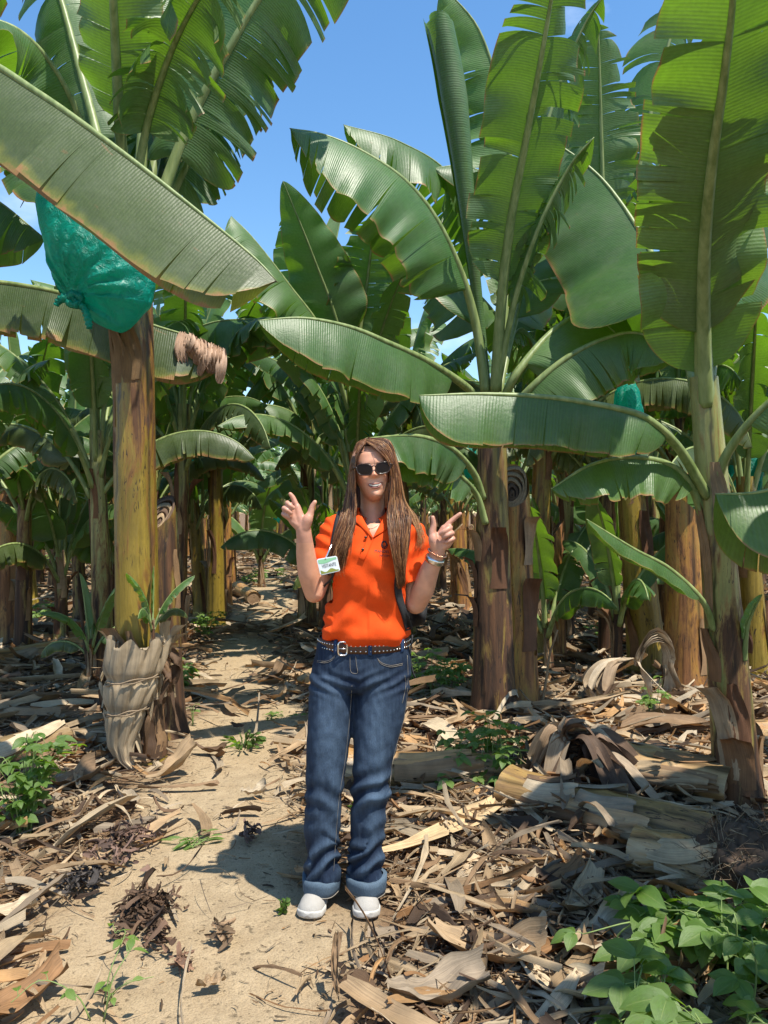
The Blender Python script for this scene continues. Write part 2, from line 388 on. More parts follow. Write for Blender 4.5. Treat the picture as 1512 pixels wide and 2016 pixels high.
# ------------------------------------------------------------------ pseudostem
def stem_mesh(h, r0, r1, lean=(0, 0), seed=0, seg=36, nz=34, sheaths=4, bend=0.0, top_open=False):
    rng = random.Random(seed); th = np.linspace(0, 2 * math.pi, seg, endpoint=False)
    ph = [rng.uniform(0, 6.28) for _ in range(sheaths)]; tw = [rng.uniform(-.9, .9) for _ in range(sheaths)]; am = [rng.uniform(.03, .08) for _ in range(sheaths)]
    wd = [rng.uniform(1.6, 3.0) for _ in range(sheaths)]
    G = np.zeros((nz + 1, seg, 3)); uv = np.zeros((nz + 1, seg, 2)); cc = np.ones((nz + 1, seg))
    for i in range(nz + 1):
        t = i / nz; z = t * h
        r = r0 + (r1 - r0) * t ** .8 + r0 * .28 * math.exp(-z / .10)
        rr = np.full(seg, r)
        for p_, w_, a_, d_ in zip(ph, tw, am, wd):
            dd = (th - p_ - w_ * z) % (2 * math.pi); cc[i] = np.where((dd > 2 * math.pi - .17) | (dd < .0), .30, cc[i]); rr += r * a_ * np.clip(1 - dd / d_, 0, 1) * (dd < d_)
        rr += r * .03 * np.array([n2(math.cos(x) * 2, math.sin(x) * 2, z * 2 + seed) for x in th])
        cx = lean[0] * t * h + bend * math.sin(t * math.pi); cy = lean[1] * t * h
        G[i, :, 0] = cx + rr * np.cos(th); G[i, :, 1] = cy + rr * np.sin(th); G[i, :, 2] = z - .03
        uv[i, :, 0] = z; uv[i, :, 1] = th
    mb = MB(); mb.grid(G, uv, closeV=True)
    I, J = np.meshgrid(np.arange(nz), np.arange(seg), indexing='ij'); I = I.ravel(); J = J.ravel(); q = np.stack([cc[I, J], cc[I + 1, J], cc[I + 1, (J + 1) % seg], cc[I, (J + 1) % seg]], -1).ravel(); mb.c[0] = np.stack([q, q * .93, q * .85], -1)
    return mb
def flap(mb, base, axis_r, th0, z0, z1, wth, peel, rng, col, droop=False):
    """a dried sheath sheet hugging the stem between z0 and z1, its free end peeling outwards"""
    k, m = 12, 7; G = np.zeros((k, m, 3))
    for i in range(k):
        t = i / (k - 1); z = z0 + (z1 - z0) * t
        for j in range(m):
            s = j / (m - 1) - .5; w_ = wth * (1 - .55 * t ** 2) + .04 * math.sin(9 * t + s * 5)
            a = th0 + s * w_ + .12 * math.sin(5 * t)
            r = axis_r(z) * 1.04 + .006 + peel * t ** 3 * (1 + .6 * math.sin(3 * s + th0)) + .012 * math.sin(11 * s + 6 * t + th0) * t
            cx, cy = base(z)
            zz = z - (peel * .9 * max(0, t - .7) * 3 if peel > .05 else 0)
            G[i, j] = (cx + r * math.cos(a), cy + r * math.sin(a), zz)
    mb.grid(G, None, col=col)
def dress_stem(plant, h, r0, r1, lean, seed, n=7, zmax=None, bend=0.0, split=False):
    rng = random.Random(seed); mb = MB(); zmax = zmax or h * .9
    base = lambda z: (lean[0] * z + bend * math.sin(min(1, z / h) * math.pi), lean[1] * z); ar = lambda z: r0 + (r1 - r0) * (min(z, h) / h) ** .8
    for i in range(n):
        z0 = rng.uniform(0, zmax * .75); z1 = z0 + rng.uniform(.25, .7)
        flap(mb, base, ar, rng.uniform(0, 6.28), z0, min(z1, h), rng.uniform(.5, 1.5), rng.choice([.0, .02, .03, .10]), rng,
             rng.choice([(.20, .10, .045), (.13, .06, .03), (.30, .18, .09), (.36, .25, .15)]))
        if split: mb.build('dry_sheath', M['husk'], plant); mb = MB()
    if n and not split: mb.build('dry_sheath', M['husk'], plant)
def husk_skirt(plant, r, z0, z1, n, seed, curl=.05):
    """ring of pale dried leaf bases round the foot of a stem"""
    rng = random.Random(seed); mb = MB()
    for i in range(n):
        a = rng.uniform(0, 6.28); flap(mb, lambda z: (0, 0), lambda z: r, a, z0 + rng.uniform(-.05, .1), z1 + rng.uniform(-.15, .12), rng.uniform(.4, 1.1), rng.uniform(0, curl * 2), rng, random.Random(i + seed).choices(PAL, PALW)[0])
    mb.build('husk_skirt', M['husk'], plant)
# ------------------------------------------------------------------ generic plant (prototype + copies)
def arc_pts(start, azim, el0, bend, L, n=9, side=0.0, p=1.5):
    pts = [Vector(start)]; ds = L / n
    for i in range(n):
        s = (i + .5) / n; e = el0 - bend * s ** p; a = azim + side * s
        pts.append(pts[-1] + Vector((math.cos(e) * math.cos(a), math.cos(e) * math.sin(a), math.sin(e))) * ds)
    return pts
def generic_plant(seed, h=2.0, nl=9, L=2.2, hw=.30, tearm=1.0, trunk='trunk_brown', r0=.12, simple_=False, name='banana_plant', nu=34):
    rng = random.Random(seed); root = empty(name, (0, 0, 0))
    lean = (rng.uniform(-.06, .06), rng.uniform(-.06, .06)); r1 = r0 * .6
    stem_mesh(h, r0, r1, lean, seed, seg=20 if simple_ else 28, nz=18).build('trunk', M[trunk], root)
    if not simple_: dress_stem(root, h, r0, r1, lean, seed, 6)
    blade_all = MB()
    for i in range(nl):
        a = i / (nl - 1); azim = i * 2.4 + rng.uniform(-.35, .35) + seed
        st = Vector((lean[0] * h, lean[1] * h, h * (1.0 - .22 * a) - .12)) + Vector((math.cos(azim), math.sin(azim), 0)) * (r1 * (.3 + .5 * a))
        el0 = rad(87 - 30 * a + rng.uniform(-6, 6)); bend = rad(18 + 108 * a + rng.uniform(-12, 12)) if i else rad(6)
        LL = L * rng.uniform(.88, 1.12) * (1.0 if a < .75 else .9)
        pts = arc_pts(st, azim, el0, bend, LL, side=rng.uniform(-.3, .3))
        bb = (-math.sin(azim), math.cos(azim), 0)
        yy = a < .3
        if i == 0:   # furled or barely open newest leaf
            dr = (-1.1, -.6)
        else: dr = (rng.uniform(-.3, .2) + .75 * a, .35 + .6 * a)
        mb, rb, _ = leaf_mesh(pts, hw * rng.uniform(.85, 1.12) * (.6 if i == 0 else 1), pet=.2, b=bb, droop=dr, tears=0 if i == 0 else int((2 + 22 * a * rng.random() + 3 * rng.random()) * tearm),
                              tear=.30, grav=.15 + .9 * a, seed=seed * 31 + i, nu=nu, nv=5 if simple_ else 6, up=(-math.cos(azim) * .8, -math.sin(azim) * .8, 1), wave=.07, rbase=.021)
        mt = M['leaf_young'] if a < .25 else (M['leaf_old'] if a > .88 else M['leaf'])
        if simple_:
            for q in range(len(mb.v)): pass
            blade_all.v += [x for x in mb.v]; 
            for fb in mb.f: blade_all.f.append(fb + blade_all.n)
            blade_all.uv += mb.uv; blade_all.m += [np.full(len(x), 0) for x in mb.f]; blade_all.c += mb.c; blade_all.n += mb.n
            for fb in rb.f: blade_all.f.append(fb + blade_all.n)
            blade_all.v += rb.v; blade_all.uv += rb.uv; blade_all.m += [np.full(len(x), 1) for x in rb.f]; blade_all.c += rb.c; blade_all.n += rb.n
        else:
            o = mb.build('leaf', mt, root); rb.build('midrib', M['rib'], o)
    if simple_: blade_all.build('crown', [M['leaf'], M['rib']], root)
    return root
def cut_stump(name, px, Y, h, r0, r1, trunk, seed, label, lean=(0, 0), cut=.12, group=None, nfl=6, cdir=0.0):
    kx, ky = math.cos(cdir), math.sin(cdir)
    x = (px - 756) / F * Y
    root = empty(name, (x, Y, gz(x, Y)), label, 'cut stem', group)
    mb = stem_mesh(h, r0, r1, lean, seed)
    # slanted cut: shear the top rings
    V = mb.v[0]; zz = V[:, 2]; top = np.clip((zz - (h - .35)) / .35, 0, 1)
    V[:, 2] += top * cut * ((V[:, 0] - lean[0] * h) * kx + (V[:, 1] - lean[1] * h) * ky) / r1
    o = mb.build('stump_body', M[trunk], root)
    # concentric sheath layers showing at the cut
    sp = MB(); rng = random.Random(seed)
    for k in range(5):
        rr = r1 * (.97 - .19 * k); th = np.linspace(0, 2 * math.pi, 22, endpoint=False); G = np.zeros((3, 22, 3))
        for i, (dr, dz) in enumerate(((0, -.10), (-.006, -.004 - .014 * k), (-.018, -.015 - .014 * k))):
            q = (rr + dr) * (1 + .07 * np.sin(3 * th + k))
            G[i, :, 0] = lean[0] * h + q * np.cos(th); G[i, :, 1] = lean[1] * h + q * np.sin(th); G[i, :, 2] = h + dz - .03 + cut * q * np.cos(th - cdir) / r1
        sp.grid(G, closeV=True, col=rng.choice([(.22, .12, .06), (.12, .07, .04), (.36, .25, .14)]))
    th = np.linspace(0, 2 * math.pi, 22, endpoint=False); G = np.zeros((2, 22, 3))
    for i, q in enumerate((r1 * .95, .001)):
        G[i, :, 0] = lean[0] * h + q * np.cos(th); G[i, :, 1] = lean[1] * h + q * np.sin(th); G[i, :, 2] = h - .11 + cut * q * np.cos(th - cdir) / r1
    sp.grid(G, closeV=True, col=(.06, .035, .02))
    sp.build('cut_face', M['husk'], root)
    if nfl: dress_stem(root, h, r0, r1, lean, seed, nfl)
    return root
def ribbon(mb, pts, w, col, up=(0, 0, 1), n=22, roll=0.0, tw=1.0, m=5, cup=.3):
    C, L = catmull(pts, n); T = np.gradient(C, axis=0); T /= np.linalg.norm(T, axis=1)[:, None] + 1e-9
    u = np.array(up, float); B = np.cross(T, u); B /= np.linalg.norm(B, axis=1)[:, None] + 1e-6; Nn = np.cross(B, T)
    s = np.linspace(0, 1, n); a = roll + tw * s; wv = w * (.35 + .65 * np.sin(np.pi * np.clip(s * .95 + .05, 0, 1)) ** .6)
    G = np.zeros((n, m, 3))
    for j in range(m):
        t = j / (m - 1) - .5; G[:, j] = C + (B * np.cos(a)[:, None] + Nn * np.sin(a)[:, None]) * (t * wv)[:, None] + (Nn * np.cos(a)[:, None] - B * np.sin(a)[:, None]) * (wv * cup * (t * t * 4 - 1) * .5 + .012 * np.sin(t * 19 + s * 9))[:, None]
    mb.grid(G, col=col)
# ------------------------------------------------------------------ hand-placed plants near the camera
def hero_plant(px, Y, label, h, r0, r1, lean, trunk, seed, dress=7, bend=0.0, group=None, name='banana_plant'):
    x = (px - 756) / F * Y; root = empty(name, (x, Y, gz(x, Y)), label, 'banana plant', group)
    stem_mesh(h, r0, r1, lean, seed, seg=44, nz=60, sheaths=5, bend=bend).build('trunk', M[trunk], root)
    dress_stem(root, h, r0, r1, lean, seed + 1, dress, bend=bend, split=True)
    return root
def Lf(plant, pts, hw, mat='leaf', **kw):
    return hero_leaf(plant, [P(*p) for p in pts], hw, mat, **kw)
CAMB = (0, -1, 0)
# --- A: big yellow stem on the left
pA = hero_plant(277, 4.5, 'banana plant with thick yellow stem and tied dry husks at its foot', 2.75, .120, .106, (-.016, 0), 'trunk_yellow', 11, dress=0)
_r = random.Random(3); _m = MB()
for _i in range(16): flap(_m, lambda z: (-.016 * z, 0), lambda z: .142 if z < .12 else .125, _i * .42, _r.uniform(0, .06), _r.uniform(.30, .62), _r.uniform(.6, 1.2), _r.uniform(0, .02), _r, _r.choice([(.12, .06, .03), (.19, .10, .05), (.08, .045, .025), (.27, .16, .08)]))
for _i in range(5): flap(_m, lambda z: (-.016 * z, 0), lambda z: .112, _r.uniform(3, 6), _r.uniform(1.9, 2.2), _r.uniform(2.35, 2.7), _r.uniform(.6, 1.3), _r.uniform(0, .03), _r, _r.choice([(.17, .10, .04), (.22, .13, .055)]))
_m.build('dry_sheath', M['husk'], pA)
A_TOP = (258, 540, 4.5)
Lf(pA, [A_TOP, (250, 400, 4.42), (239, 270, 4.3), (228, 80, 4.05), (218, -140, 3.75), (212, -330, 3.5)], .24, pet=.40, b=(1, 0, 0), up=(0, 1, .3), droop=(-.15, -.3), tears=2, wave=.12, seed=3, rbase=.042, grav=.05)
Lf(pA, [(270, 540, 4.55), (275, 330, 4.6), (288, 80, 4.72), (300, -250, 4.95)], .28, pet=.42, b=(1, 0, 0), up=(0, -1, .3), droop=(.3, .5), tears=6, seed=5, rbase=.042)
Lf(pA, [(272, 560, 4.5), (318, 380, 4.5), (375, 235, 4.5), (450, 95, 4.45), (530, -30, 4.4), (640, -130, 4.3), (760, -160, 4.2)], .40, pet=.30, b=(1, 0, -.2), up=(.1, -1, .6), droop=(.25, .5), tears=26, tear=.22, grav=.75, seed=8, nu=70, rbase=.042, base=.08)
Lf(pA, [(262, 545, 4.6), (300, 330, 4.8), (350, 120, 5.0), (420, -100, 5.1)], .36, pet=.36, b=(1, 0, 0), up=(0, -1, .4), droop=(.35, .5), tears=10, tear=.35, grav=.5, seed=9, nu=60, rbase=.04)
Lf(pA, [(250, 540, 4.55), (205, 330, 4.6), (160, 150, 4.7), (100, -60, 4.8), (20, -220, 4.8)], .34, pet=.33, b=(1, 0, .3), up=(0, -1, .3), droop=(.2, .5), tears=9, tear=.3, grav=.4, seed=10, nu=60, rbase=.04)
Lf(pA, [(248, 545, 4.45), (190, 330, 4.3), (130, 170, 4.05), (40, 60, 3.8), (-90, 20, 3.6)], .40, pet=.30, b=CAMB, up=(0, 0, 1), droop=(.5, .6), tears=3, seed=12, nu=50, rbase=.04)
Lf(pA, [(258, 540, 4.7), (310, 420, 4.9), (330, 300, 5.2), (300, 130, 5.5), (230, 60, 5.7)], .40, pet=.3, b=(1, 0, 0), up=(0, -1, .8), droop=(.3, .6), tears=6, seed=13, rbase=.035)
Lf(pA, [(240, 540, 4.7), (140, 350, 5.0), (60, 250, 5.2), (-60, 230, 5.4)], .40, pet=.3, b=CAMB, up=(0, 0, 1), droop=(.6, .6), tears=12, seed=14, rbase=.035, grav=.5)
for _p, _h, _k in (
  ([(262, 545, 4.6), (330, 400, 4.7), (400, 260, 4.75), (470, 140, 4.8), (540, 60, 4.8)], .30, dict(pet=.35, b=(1, 0, -.3), up=(.2, -1, .5), droop=(.5, .5), tears=24, tear=.5, grav=1.4, seed=15)),
  ([(255, 545, 4.5), (280, 300, 4.3), (330, 120, 4.1), (400, -20, 3.9), (480, -120, 3.8)], .34, dict(pet=.42, b=(1, 0, 0), up=(0, .6, 1), droop=(.3, .5), tears=20, tear=.5, grav=1.2, seed=16)),
  ([(250, 545, 4.6), (180, 260, 4.9), (90, 120, 5.1), (-10, 80, 5.2), (-90, 110, 5.3)], .36, dict(pet=.35, b=CAMB, up=(0, 0, 1), droop=(.7, .5), tears=22, tear=.4, grav=1.2, seed=17)),
  ([(256, 545, 4.7), (225, 300, 5.0), (190, 120, 5.3), (150, -40, 5.5)], .36, dict(pet=.38, b=(1, 0, 0), up=(0, -1, .3), droop=(.4, .5), tears=16, tear=.5, grav=.8, seed=18)),
  ([(262, 545, 4.7), (290, 380, 5.1), (340, 250, 5.5), (410, 190, 5.9), (500, 200, 6.1)], .34, dict(pet=.3, b=CAMB, up=(0, 0, 1), droop=(.7, .4), tears=16, tear=.4, grav=1.0, seed=19))):
    Lf(pA, _p, _h, nu=56, rbase=.03, **_k)
# the bunch stalk reaching over to the bag
st = MB(); st.tube(catmull([Vector(P(262, 430, 4.5)) - pA.location, Vector(P(230, 350, 4.3)) - pA.location, Vector(P(180, 345, 4.15)) - pA.location, Vector(P(165, 400, 4.1)) - pA.location], 20)[0], .03, 10)
st.build('bunch_stalk', M['rib'], pA)
husk_skirt(pA, .145, .40, .74, 26, 5, .045)
_m = MB(); _r = random.Random(12)
for _i in range(34):
    _a = _r.uniform(2.6, 6.4); _z = _r.uniform(.45, .70); _q = .150 + _r.uniform(0, .03); _l = _r.uniform(.15, .5); _d = Vector((math.cos(_a), math.sin(_a) , 0))
    ribbon(_m, [_d * _q + Vector((0, 0, _z)), _d * (_q + _r.uniform(.01, .06)) + Vector((_r.uniform(-.03, .03), 0, _z - _l * .4)), _d * (_q + _r.uniform(.0, .05)) + Vector((_r.uniform(-.05, .05), 0, max(.03, _z - _l)))], _r.uniform(.015, .06), _r.choice([(.40, .29, .17), (.22, .13, .07), (.12, .07, .04), (.50, .39, .25)]), up=(0, 0, 1), n=14, roll=_r.uniform(1, 2), tw=_r.uniform(-1.2, 1.2))
_m.build('hanging_husk', M['husk'], pA)
# --- Z: plant just outside the frame on the left, its leaves reach in
pZ = hero_plant(-520, 4.0, 'banana plant past the left edge whose broad leaf arches over the teal bag', 2.3, .13, .10, (0, 0), 'trunk_brown', 21)
Lf(pZ, [(-500, 480, 4.0), (-400, 250, 3.8), (-230, 110, 3.6), (-60, 105, 3.45), (80, 182, 3.38), (245, 300, 3.3), (400, 422, 3.25), (500, 505, 3.2), (548, 556, 3.18)], .36, 'leaf_old', pet=.16, b=CAMB, droop=(1.12, .18), tears=4, tear=.14, grav=.25, seed=22, nu=80, nv=9, wave=.035, rbase=.03, tipstart=.72, tp=4.0, sweep=.1)
Lf(pZ, [(-480, 700, 4.3), (-260, 575, 4.7), (-60, 552, 4.85), (60, 562, 4.85), (180, 592, 4.82), (300, 638, 4.8), (380, 664, 4.8), (452, 704, 4.8)], .33, 'leaf_old', pet=.15, b=CAMB, droop=(1.1, .2), tears=12, tear=.12, grav=.4, seed=23, nu=70, wave=.05, tipstart=.8)
Lf(pZ, [(-480, 480, 4.2), (-330, 340, 4.9), (-160, 330, 5.3), (-20, 385, 5.5), (90, 470, 5.5)], .55, pet=.15, b=CAMB, droop=(.9, .3), tears=22, tear=.2, grav=.8, seed=24, nu=60)
Lf(pZ, [(-470, 460, 4.1), (-330, 150, 4.4), (-150, -80, 4.6), (60, -160, 4.6)], .5, pet=.15, b=CAMB, droop=(.6, .4), tears=8, tear=.2, grav=.4, seed=25, nu=60)
Lf(pZ, [(-490, 480, 3.9), (-420, 100, 3.5), (-300, -200, 3.2)], .4, pet=.2, b=(1, 0, 0), droop=(.3, .4), tears=5, seed=26)
# --- D: plant right of the person
pD = hero_plant(972, 5.3, 'banana plant with dark brown stem and tall upright leaves, just behind the person', 2.25, .15, .085, (-.006, 0), 'trunk_brown', 31, dress=9)
Lf(pD, [(962, 770, 5.3), (942, 640, 5.25), (911, 535, 5.15), (861, 430, 5.0), (800, 355, 4.88), (720, 300, 4.78), (640, 265, 4.7), (570, 252, 4.62)], .47, 'leaf_young', pet=.30, b=CAMB, droop=(.70, .55), tears=5, tear=.16, grav=.2, seed=32, nu=70, nv=9, wave=.05, rbase=.034, base=.1)
Lf(pD, [(975, 770, 5.3), (986, 600, 5.15), (1006, 430, 4.95), (1036, 270, 4.72), (1062, 130, 4.5), (1088, -20, 4.3), (1105, -150, 4.1)], .28, pet=.27, b=(1, 0, 0), up=(0, 1, .3), droop=(-.12, -.25), tears=12, tear=.6, grav=.3, seed=33, nu=60, rbase=.04, wave=.09)
Lf(pD, [(980, 760, 5.35), (1002, 560, 5.5), (1012, 380, 5.6), (990, 210, 5.6), (945, 60, 5.55), (870, -30, 5.5)], .36, 'leaf_young', pet=.42, b=(-.8, -.7, 0), up=(.4, 0, .8), droop=(.7, .5), tears=4, tear=.25, seed=34, rbase=.03)
Lf(pD, [(950, 800, 5.2), (925, 762, 5.1), (850, 712, 4.8), (765, 672, 4.5), (690, 642, 4.35), (600, 625, 4.2), (508, 630, 4.1)], .32, pet=.20, b=CAMB, droop=(1.0, .3), tears=2, tear=.1, grav=.2, seed=35, nu=70, nv=8, wave=.05, rbase=.028, base=.25)
Lf(pD, [(985, 790, 5.3), (1012, 735, 5.2), (1080, 655, 5.3), (1150, 610, 5.4), (1240, 585, 5.5), (1330, 610, 5.6)], .42, pet=.18, b=CAMB, droop=(.85, .35), tears=6, tear=.12, grav=.2, seed=36, nu=60, wave=.05, rbase=.03)
Lf(pD, [(985, 830, 5.2), (1036, 768, 5.0), (1110, 705, 4.95), (1190, 665, 4.9), (1260, 655, 4.8), (1335, 700, 4.7)], .34, pet=.16, b=CAMB, droop=(.95, .3), tears=9, tear=.12, grav=.3, seed=37, nu=60, wave=.05, rbase=.03)
Lf(pD, [(955, 980, 5.2), (935, 928, 5.1), (890, 880, 4.9), (820, 856, 4.7), (720, 862, 4.4)], .24, pet=.25, b=CAMB, droop=(1.0, .3), tears=2, seed=38, rbase=.024)
Lf(pD, [(960, 1030, 5.2), (940, 970, 5.15), (895, 925, 5.0), (840, 900, 4.9), (780, 905, 4.8), (730, 930, 4.8)], .20, pet=.25, b=CAMB, droop=(.9, .3), tears=5, seed=39, rbase=.022)
Lf(pD, [(975, 790, 5.4), (1010, 640, 5.7), (1060, 480, 6.0), (1150, 400, 6.2), (1230, 420, 6.3)], .40, pet=.3, b=CAMB, droop=(.7, .4), tears=6, seed=40)
Lf(pD, [(965, 780, 5.5), (940, 640, 5.9), (900, 540, 6.3), (850, 500, 6.6), (780, 520, 6.9)], .40, pet=.3, b=CAMB, droop=(.6, .4), tears=8, seed=41)
Lf(pD, [(975, 770, 5.35), (1000, 560, 5.5), (1050, 340, 5.6), (1100, 170, 5.6), (1150, 50, 5.5), (1190, -10, 5.4)], .34, pet=.32, b=(1, 0, -.3), up=(.3, -.4, 1), droop=(.7, .5), tears=34, tear=.6, grav=1.8, seed=42, nu=60, rbase=.03)
Lf(pD, [(978, 770, 5.25), (1012, 600, 5.1), (1060, 450, 4.9), (1120, 330, 4.8), (1170, 270, 4.7)], .24, pet=.35, b=(1, 0, -.3), up=(.3, -.4, 1), droop=(.9, .5), tears=26, tear=.6, grav=1.8, seed=43, nu=50, rbase=.024)
# rolled newest leaf
C_, L_ = catmull([Vector(P(*p)) - pD.location for p in [(962, 770, 5.3), (948, 650, 5.3), (927, 480, 5.25), (907, 300, 5.2), (886, 150, 5.15), (864, 42, 5.1)]], 40)
def rolled(C_, r_of, turns=2.4, mouth=.03):
    G = np.zeros((len(C_), 34, 3)); th = np.linspace(0, turns * 2 * math.pi, 34)
    for i in range(len(C_)):
        r = r_of(i / (len(C_) - 1)) * (.55 + .45 * th / th[-1])
        G[i, :, 0] = C_[i, 0] + r * np.cos(th + .6 * i / 40); G[i, :, 1] = C_[i, 1] + r * np.sin(th + .6 * i / 40)
        G[i, :, 2] = C_[i, 2] + (i / (len(C_) - 1)) ** 6 * mouth * np.sin(th * .5)
    mb = MB(); uv = np.zeros((len(C_), 34, 2)); uv[..., 0] = np.linspace(0, 2.2, len(C_))[:, None]; uv[..., 1] = np.linspace(.05, .9, 34)[None]; mb.grid(G, uv); return mb
o = rolled(C_, lambda t: .022 + .083 * min(1, t * 1.25) ** 1.5).build('leaf', M['leaf_young'], pD); o['label'] = 'pale rolled young leaf standing upright'
# --- D5 + E: right-hand plant
pE = hero_plant(1458, 3.73, 'slim banana plant at the right with huge backlit upright leaves', 2.12, .108, .060, (-.083, 0), 'trunk_green', 51, dress=8)
Lf(pE, [(1388, 800, 3.72), (1382, 640, 3.62), (1385, 480, 3.42), (1400, 320, 3.2), (1424, 150, 2.98), (1443, -20, 2.78), (1450, -220, 2.55)], .285, 'leaf', pet=.17, b=(1, 0, 0), up=(0, 1, .3), droop=(-.10, -.25), tears=2, tear=.35, grav=.05, seed=53, nu=70, nv=9, rbase=.036, wave=.13, base=.2, asym=(1.0, 1.0))
Lf(pE, [(1380, 820, 3.78), (1376, 720, 3.74), (1378, 600, 3.62), (1390, 480, 3.48), (1410, 330, 3.3), (1440, 150, 3.1), (1490, 0, 2.95)], .28, 'leaf_young', pet=.12, b=(1, 0, 0), up=(0, 1, .3), droop=(.0, -.1), tears=2, seed=54, nu=60, rbase=.03, wave=.08, base=.2)
Lf(pE, [(1380, 780, 3.85), (1345, 640, 4.3), (1300, 530, 4.8), (1262, 455, 5.1), (1185, 350, 5.3), (1095, 282, 5.4), (1040, 270, 5.4)], .58, pet=.32, b=(-.55, -.7, -.2), up=(.2, -.5, 1), droop=(.95, .25), tears=0, seed=55, nu=60, rbase=.03, wave=.04, base=.1)
Lf(pE, [(1398, 975, 3.7), (1345, 885, 3.6), (1292, 832, 3.5), (1235, 806, 3.45), (1100, 782, 3.35), (960, 774, 3.3), (825, 778, 3.25)], .235, pet=.25, b=CAMB, droop=(1.0, .35), tears=2, tear=.08, grav=.2, seed=56, nu=70, nv=8, wave=.05, rbase=.024, base=.25, tipstart=.7, tp=4)
Lf(pE, [(1394, 1040, 3.75), (1368, 960, 3.7), (1320, 912, 3.65), (1240, 898, 3.6), (1160, 915, 3.5), (1085, 962, 3.45)], .21, pet=.2, b=CAMB, droop=(.85, .4), tears=1, seed=57, nu=50, wave=.1, rbase=.022)
Lf(pE, [(1410, 1240, 3.7), (1385, 1180, 3.65), (1320, 1118, 3.6), (1250, 1080, 3.5), (1155, 1022, 3.4)], .07, pet=.2, b=CAMB, droop=(.8, .3), tears=0, seed=58, rbase=.014)
Lf(pE, [(1400, 960, 3.7), (1430, 885, 3.62), (1500, 800, 3.5), (1600, 730, 3.4), (1750, 720, 3.3)], .28, pet=.35, b=CAMB, droop=(.7, .4), tears=4, seed=59, rbase=.024)
Lf(pE, [(1392, 790, 3.7), (1420, 600, 3.9), (1475, 380, 4.2), (1560, 150, 4.5), (1640, -50, 4.7)], .28, pet=.15, b=(1, 0, 0), up=(0, -1, .3), droop=(.2, .4), tears=8, seed=60, rbase=.03)
Lf(pE, [(1462, 1300, 3.66), (1468, 1240, 3.64), (1480, 1205, 3.62), (1500, 1170, 3.6)], .03, 'leaf_young', pet=.3, b=CAMB, droop=(-.6, -.3), tears=0, seed=61, rbase=.012)
# --- W: off to the right, nearer
pW = hero_plant(1980, 3.1, 'young banana plant past the right edge with one grey-green leaf hanging into view', 1.5, .10, .07, (0, 0), 'trunk_green', 71, dress=4)
Lf(pW, [(1950, 1000, 3.1), (1800, 900, 3.05), (1660, 900, 3.0), (1560, 945, 2.95), (1490, 968, 2.92), (1408, 972, 2.9)], .40, pet=.2, b=CAMB, droop=(.9, .25), tears=2, tear=.1, seed=72, nu=50, wave=.06, rbase=.02, grav=.3)
Lf(pW, [(1980, 900, 3.1), (1900, 400, 2.9), (1800, 0, 2.6), (1750, -250, 2.3)], .36, pet=.2, b=(1, 0, 0), droop=(.4, .4), tears=6, seed=73)
Lf(pW, [(1980, 900, 3.1), (2050, 500, 2.7), (1950, 200, 2.2), (1750, 200, 1.8)], .36, pet=.2, b=(0, -1, 0), droop=(.4, .4), tears=6, seed=74)
# ------------------------------------------------------------------ prototypes, copied into the rows
def proto(seed, **kw):
    r = generic_plant(seed, **kw); return r
protoN = [proto(101, h=2.1, nl=12, L=2.0, hw=.22, tearm=2.2, trunk='trunk_orange', r0=.10), proto(103, h=1.9, nl=11, L=1.8, hw=.20, tearm=2.4, r0=.09),
          proto(107, h=2.3, nl=12, L=2.1, hw=.23, tearm=1.8, trunk='trunk_green', r0=.10), proto(109, h=2.1, nl=12, L=2.0, hw=.22, tearm=2.8, trunk='trunk_brown', r0=.10),
          proto(113, h=1.75, nl=11, L=1.8, hw=.20, tearm=2, trunk='trunk_yellow', r0=.115)]
protoS = [proto(127, h=.55, nl=6, L=1.25, hw=.16, tearm=.3, trunk='trunk_green', r0=.045, name='banana_sucker', nu=24), proto(131, h=.75, nl=6, L=1.1, hw=.14, tearm=.3, trunk='trunk_brown', r0=.05, name='banana_sucker', nu=24)]
protoT = [proto(171, h=2.55, nl=13, L=2.2, hw=.23, tearm=2.2, trunk='trunk_green', r0=.10), proto(173, h=2.4, nl=13, L=2.1, hw=.22, tearm=2.6, trunk='trunk_yellow', r0=.105)]
protoM = [proto(161, h=1.15, nl=9, L=1.75, hw=.26, tearm=.7, trunk='trunk_green', r0=.085), proto(163, h=1.0, nl=8, L=1.6, hw=.24, tearm=1.2, trunk='trunk_brown', r0=.085)]
protoF = [proto(s, h=hh, nl=11, L=1.9, hw=.22, tearm=1.8, trunk=t, r0=.105, simple_=True, nu=28) for s, hh, t in ((137, 2.1, 'trunk_orange'), (139, 1.8, 'trunk_brown'), (149, 2.3, 'trunk_yellow'), (151, 1.9, 'trunk_brown'))]
used = set()
def place(pr, x, y, rz, sc, label, group=None, cat='banana plant'):
    if pr in used: o = copy_tree(pr)
    else: o = pr; used.add(pr)
    o.location = (x, y, gz(x, y)); o.rotation_euler = (0, 0, rz); o.scale = (sc, sc, sc)
    tag(o, label, cat, group); return o
def pl(pr, px, Y, rz, sc, label, **kw): return place(pr, (px - 756) / F * Y, Y, rz, sc, label, **kw)
G1 = 'banana plants in the near rows'
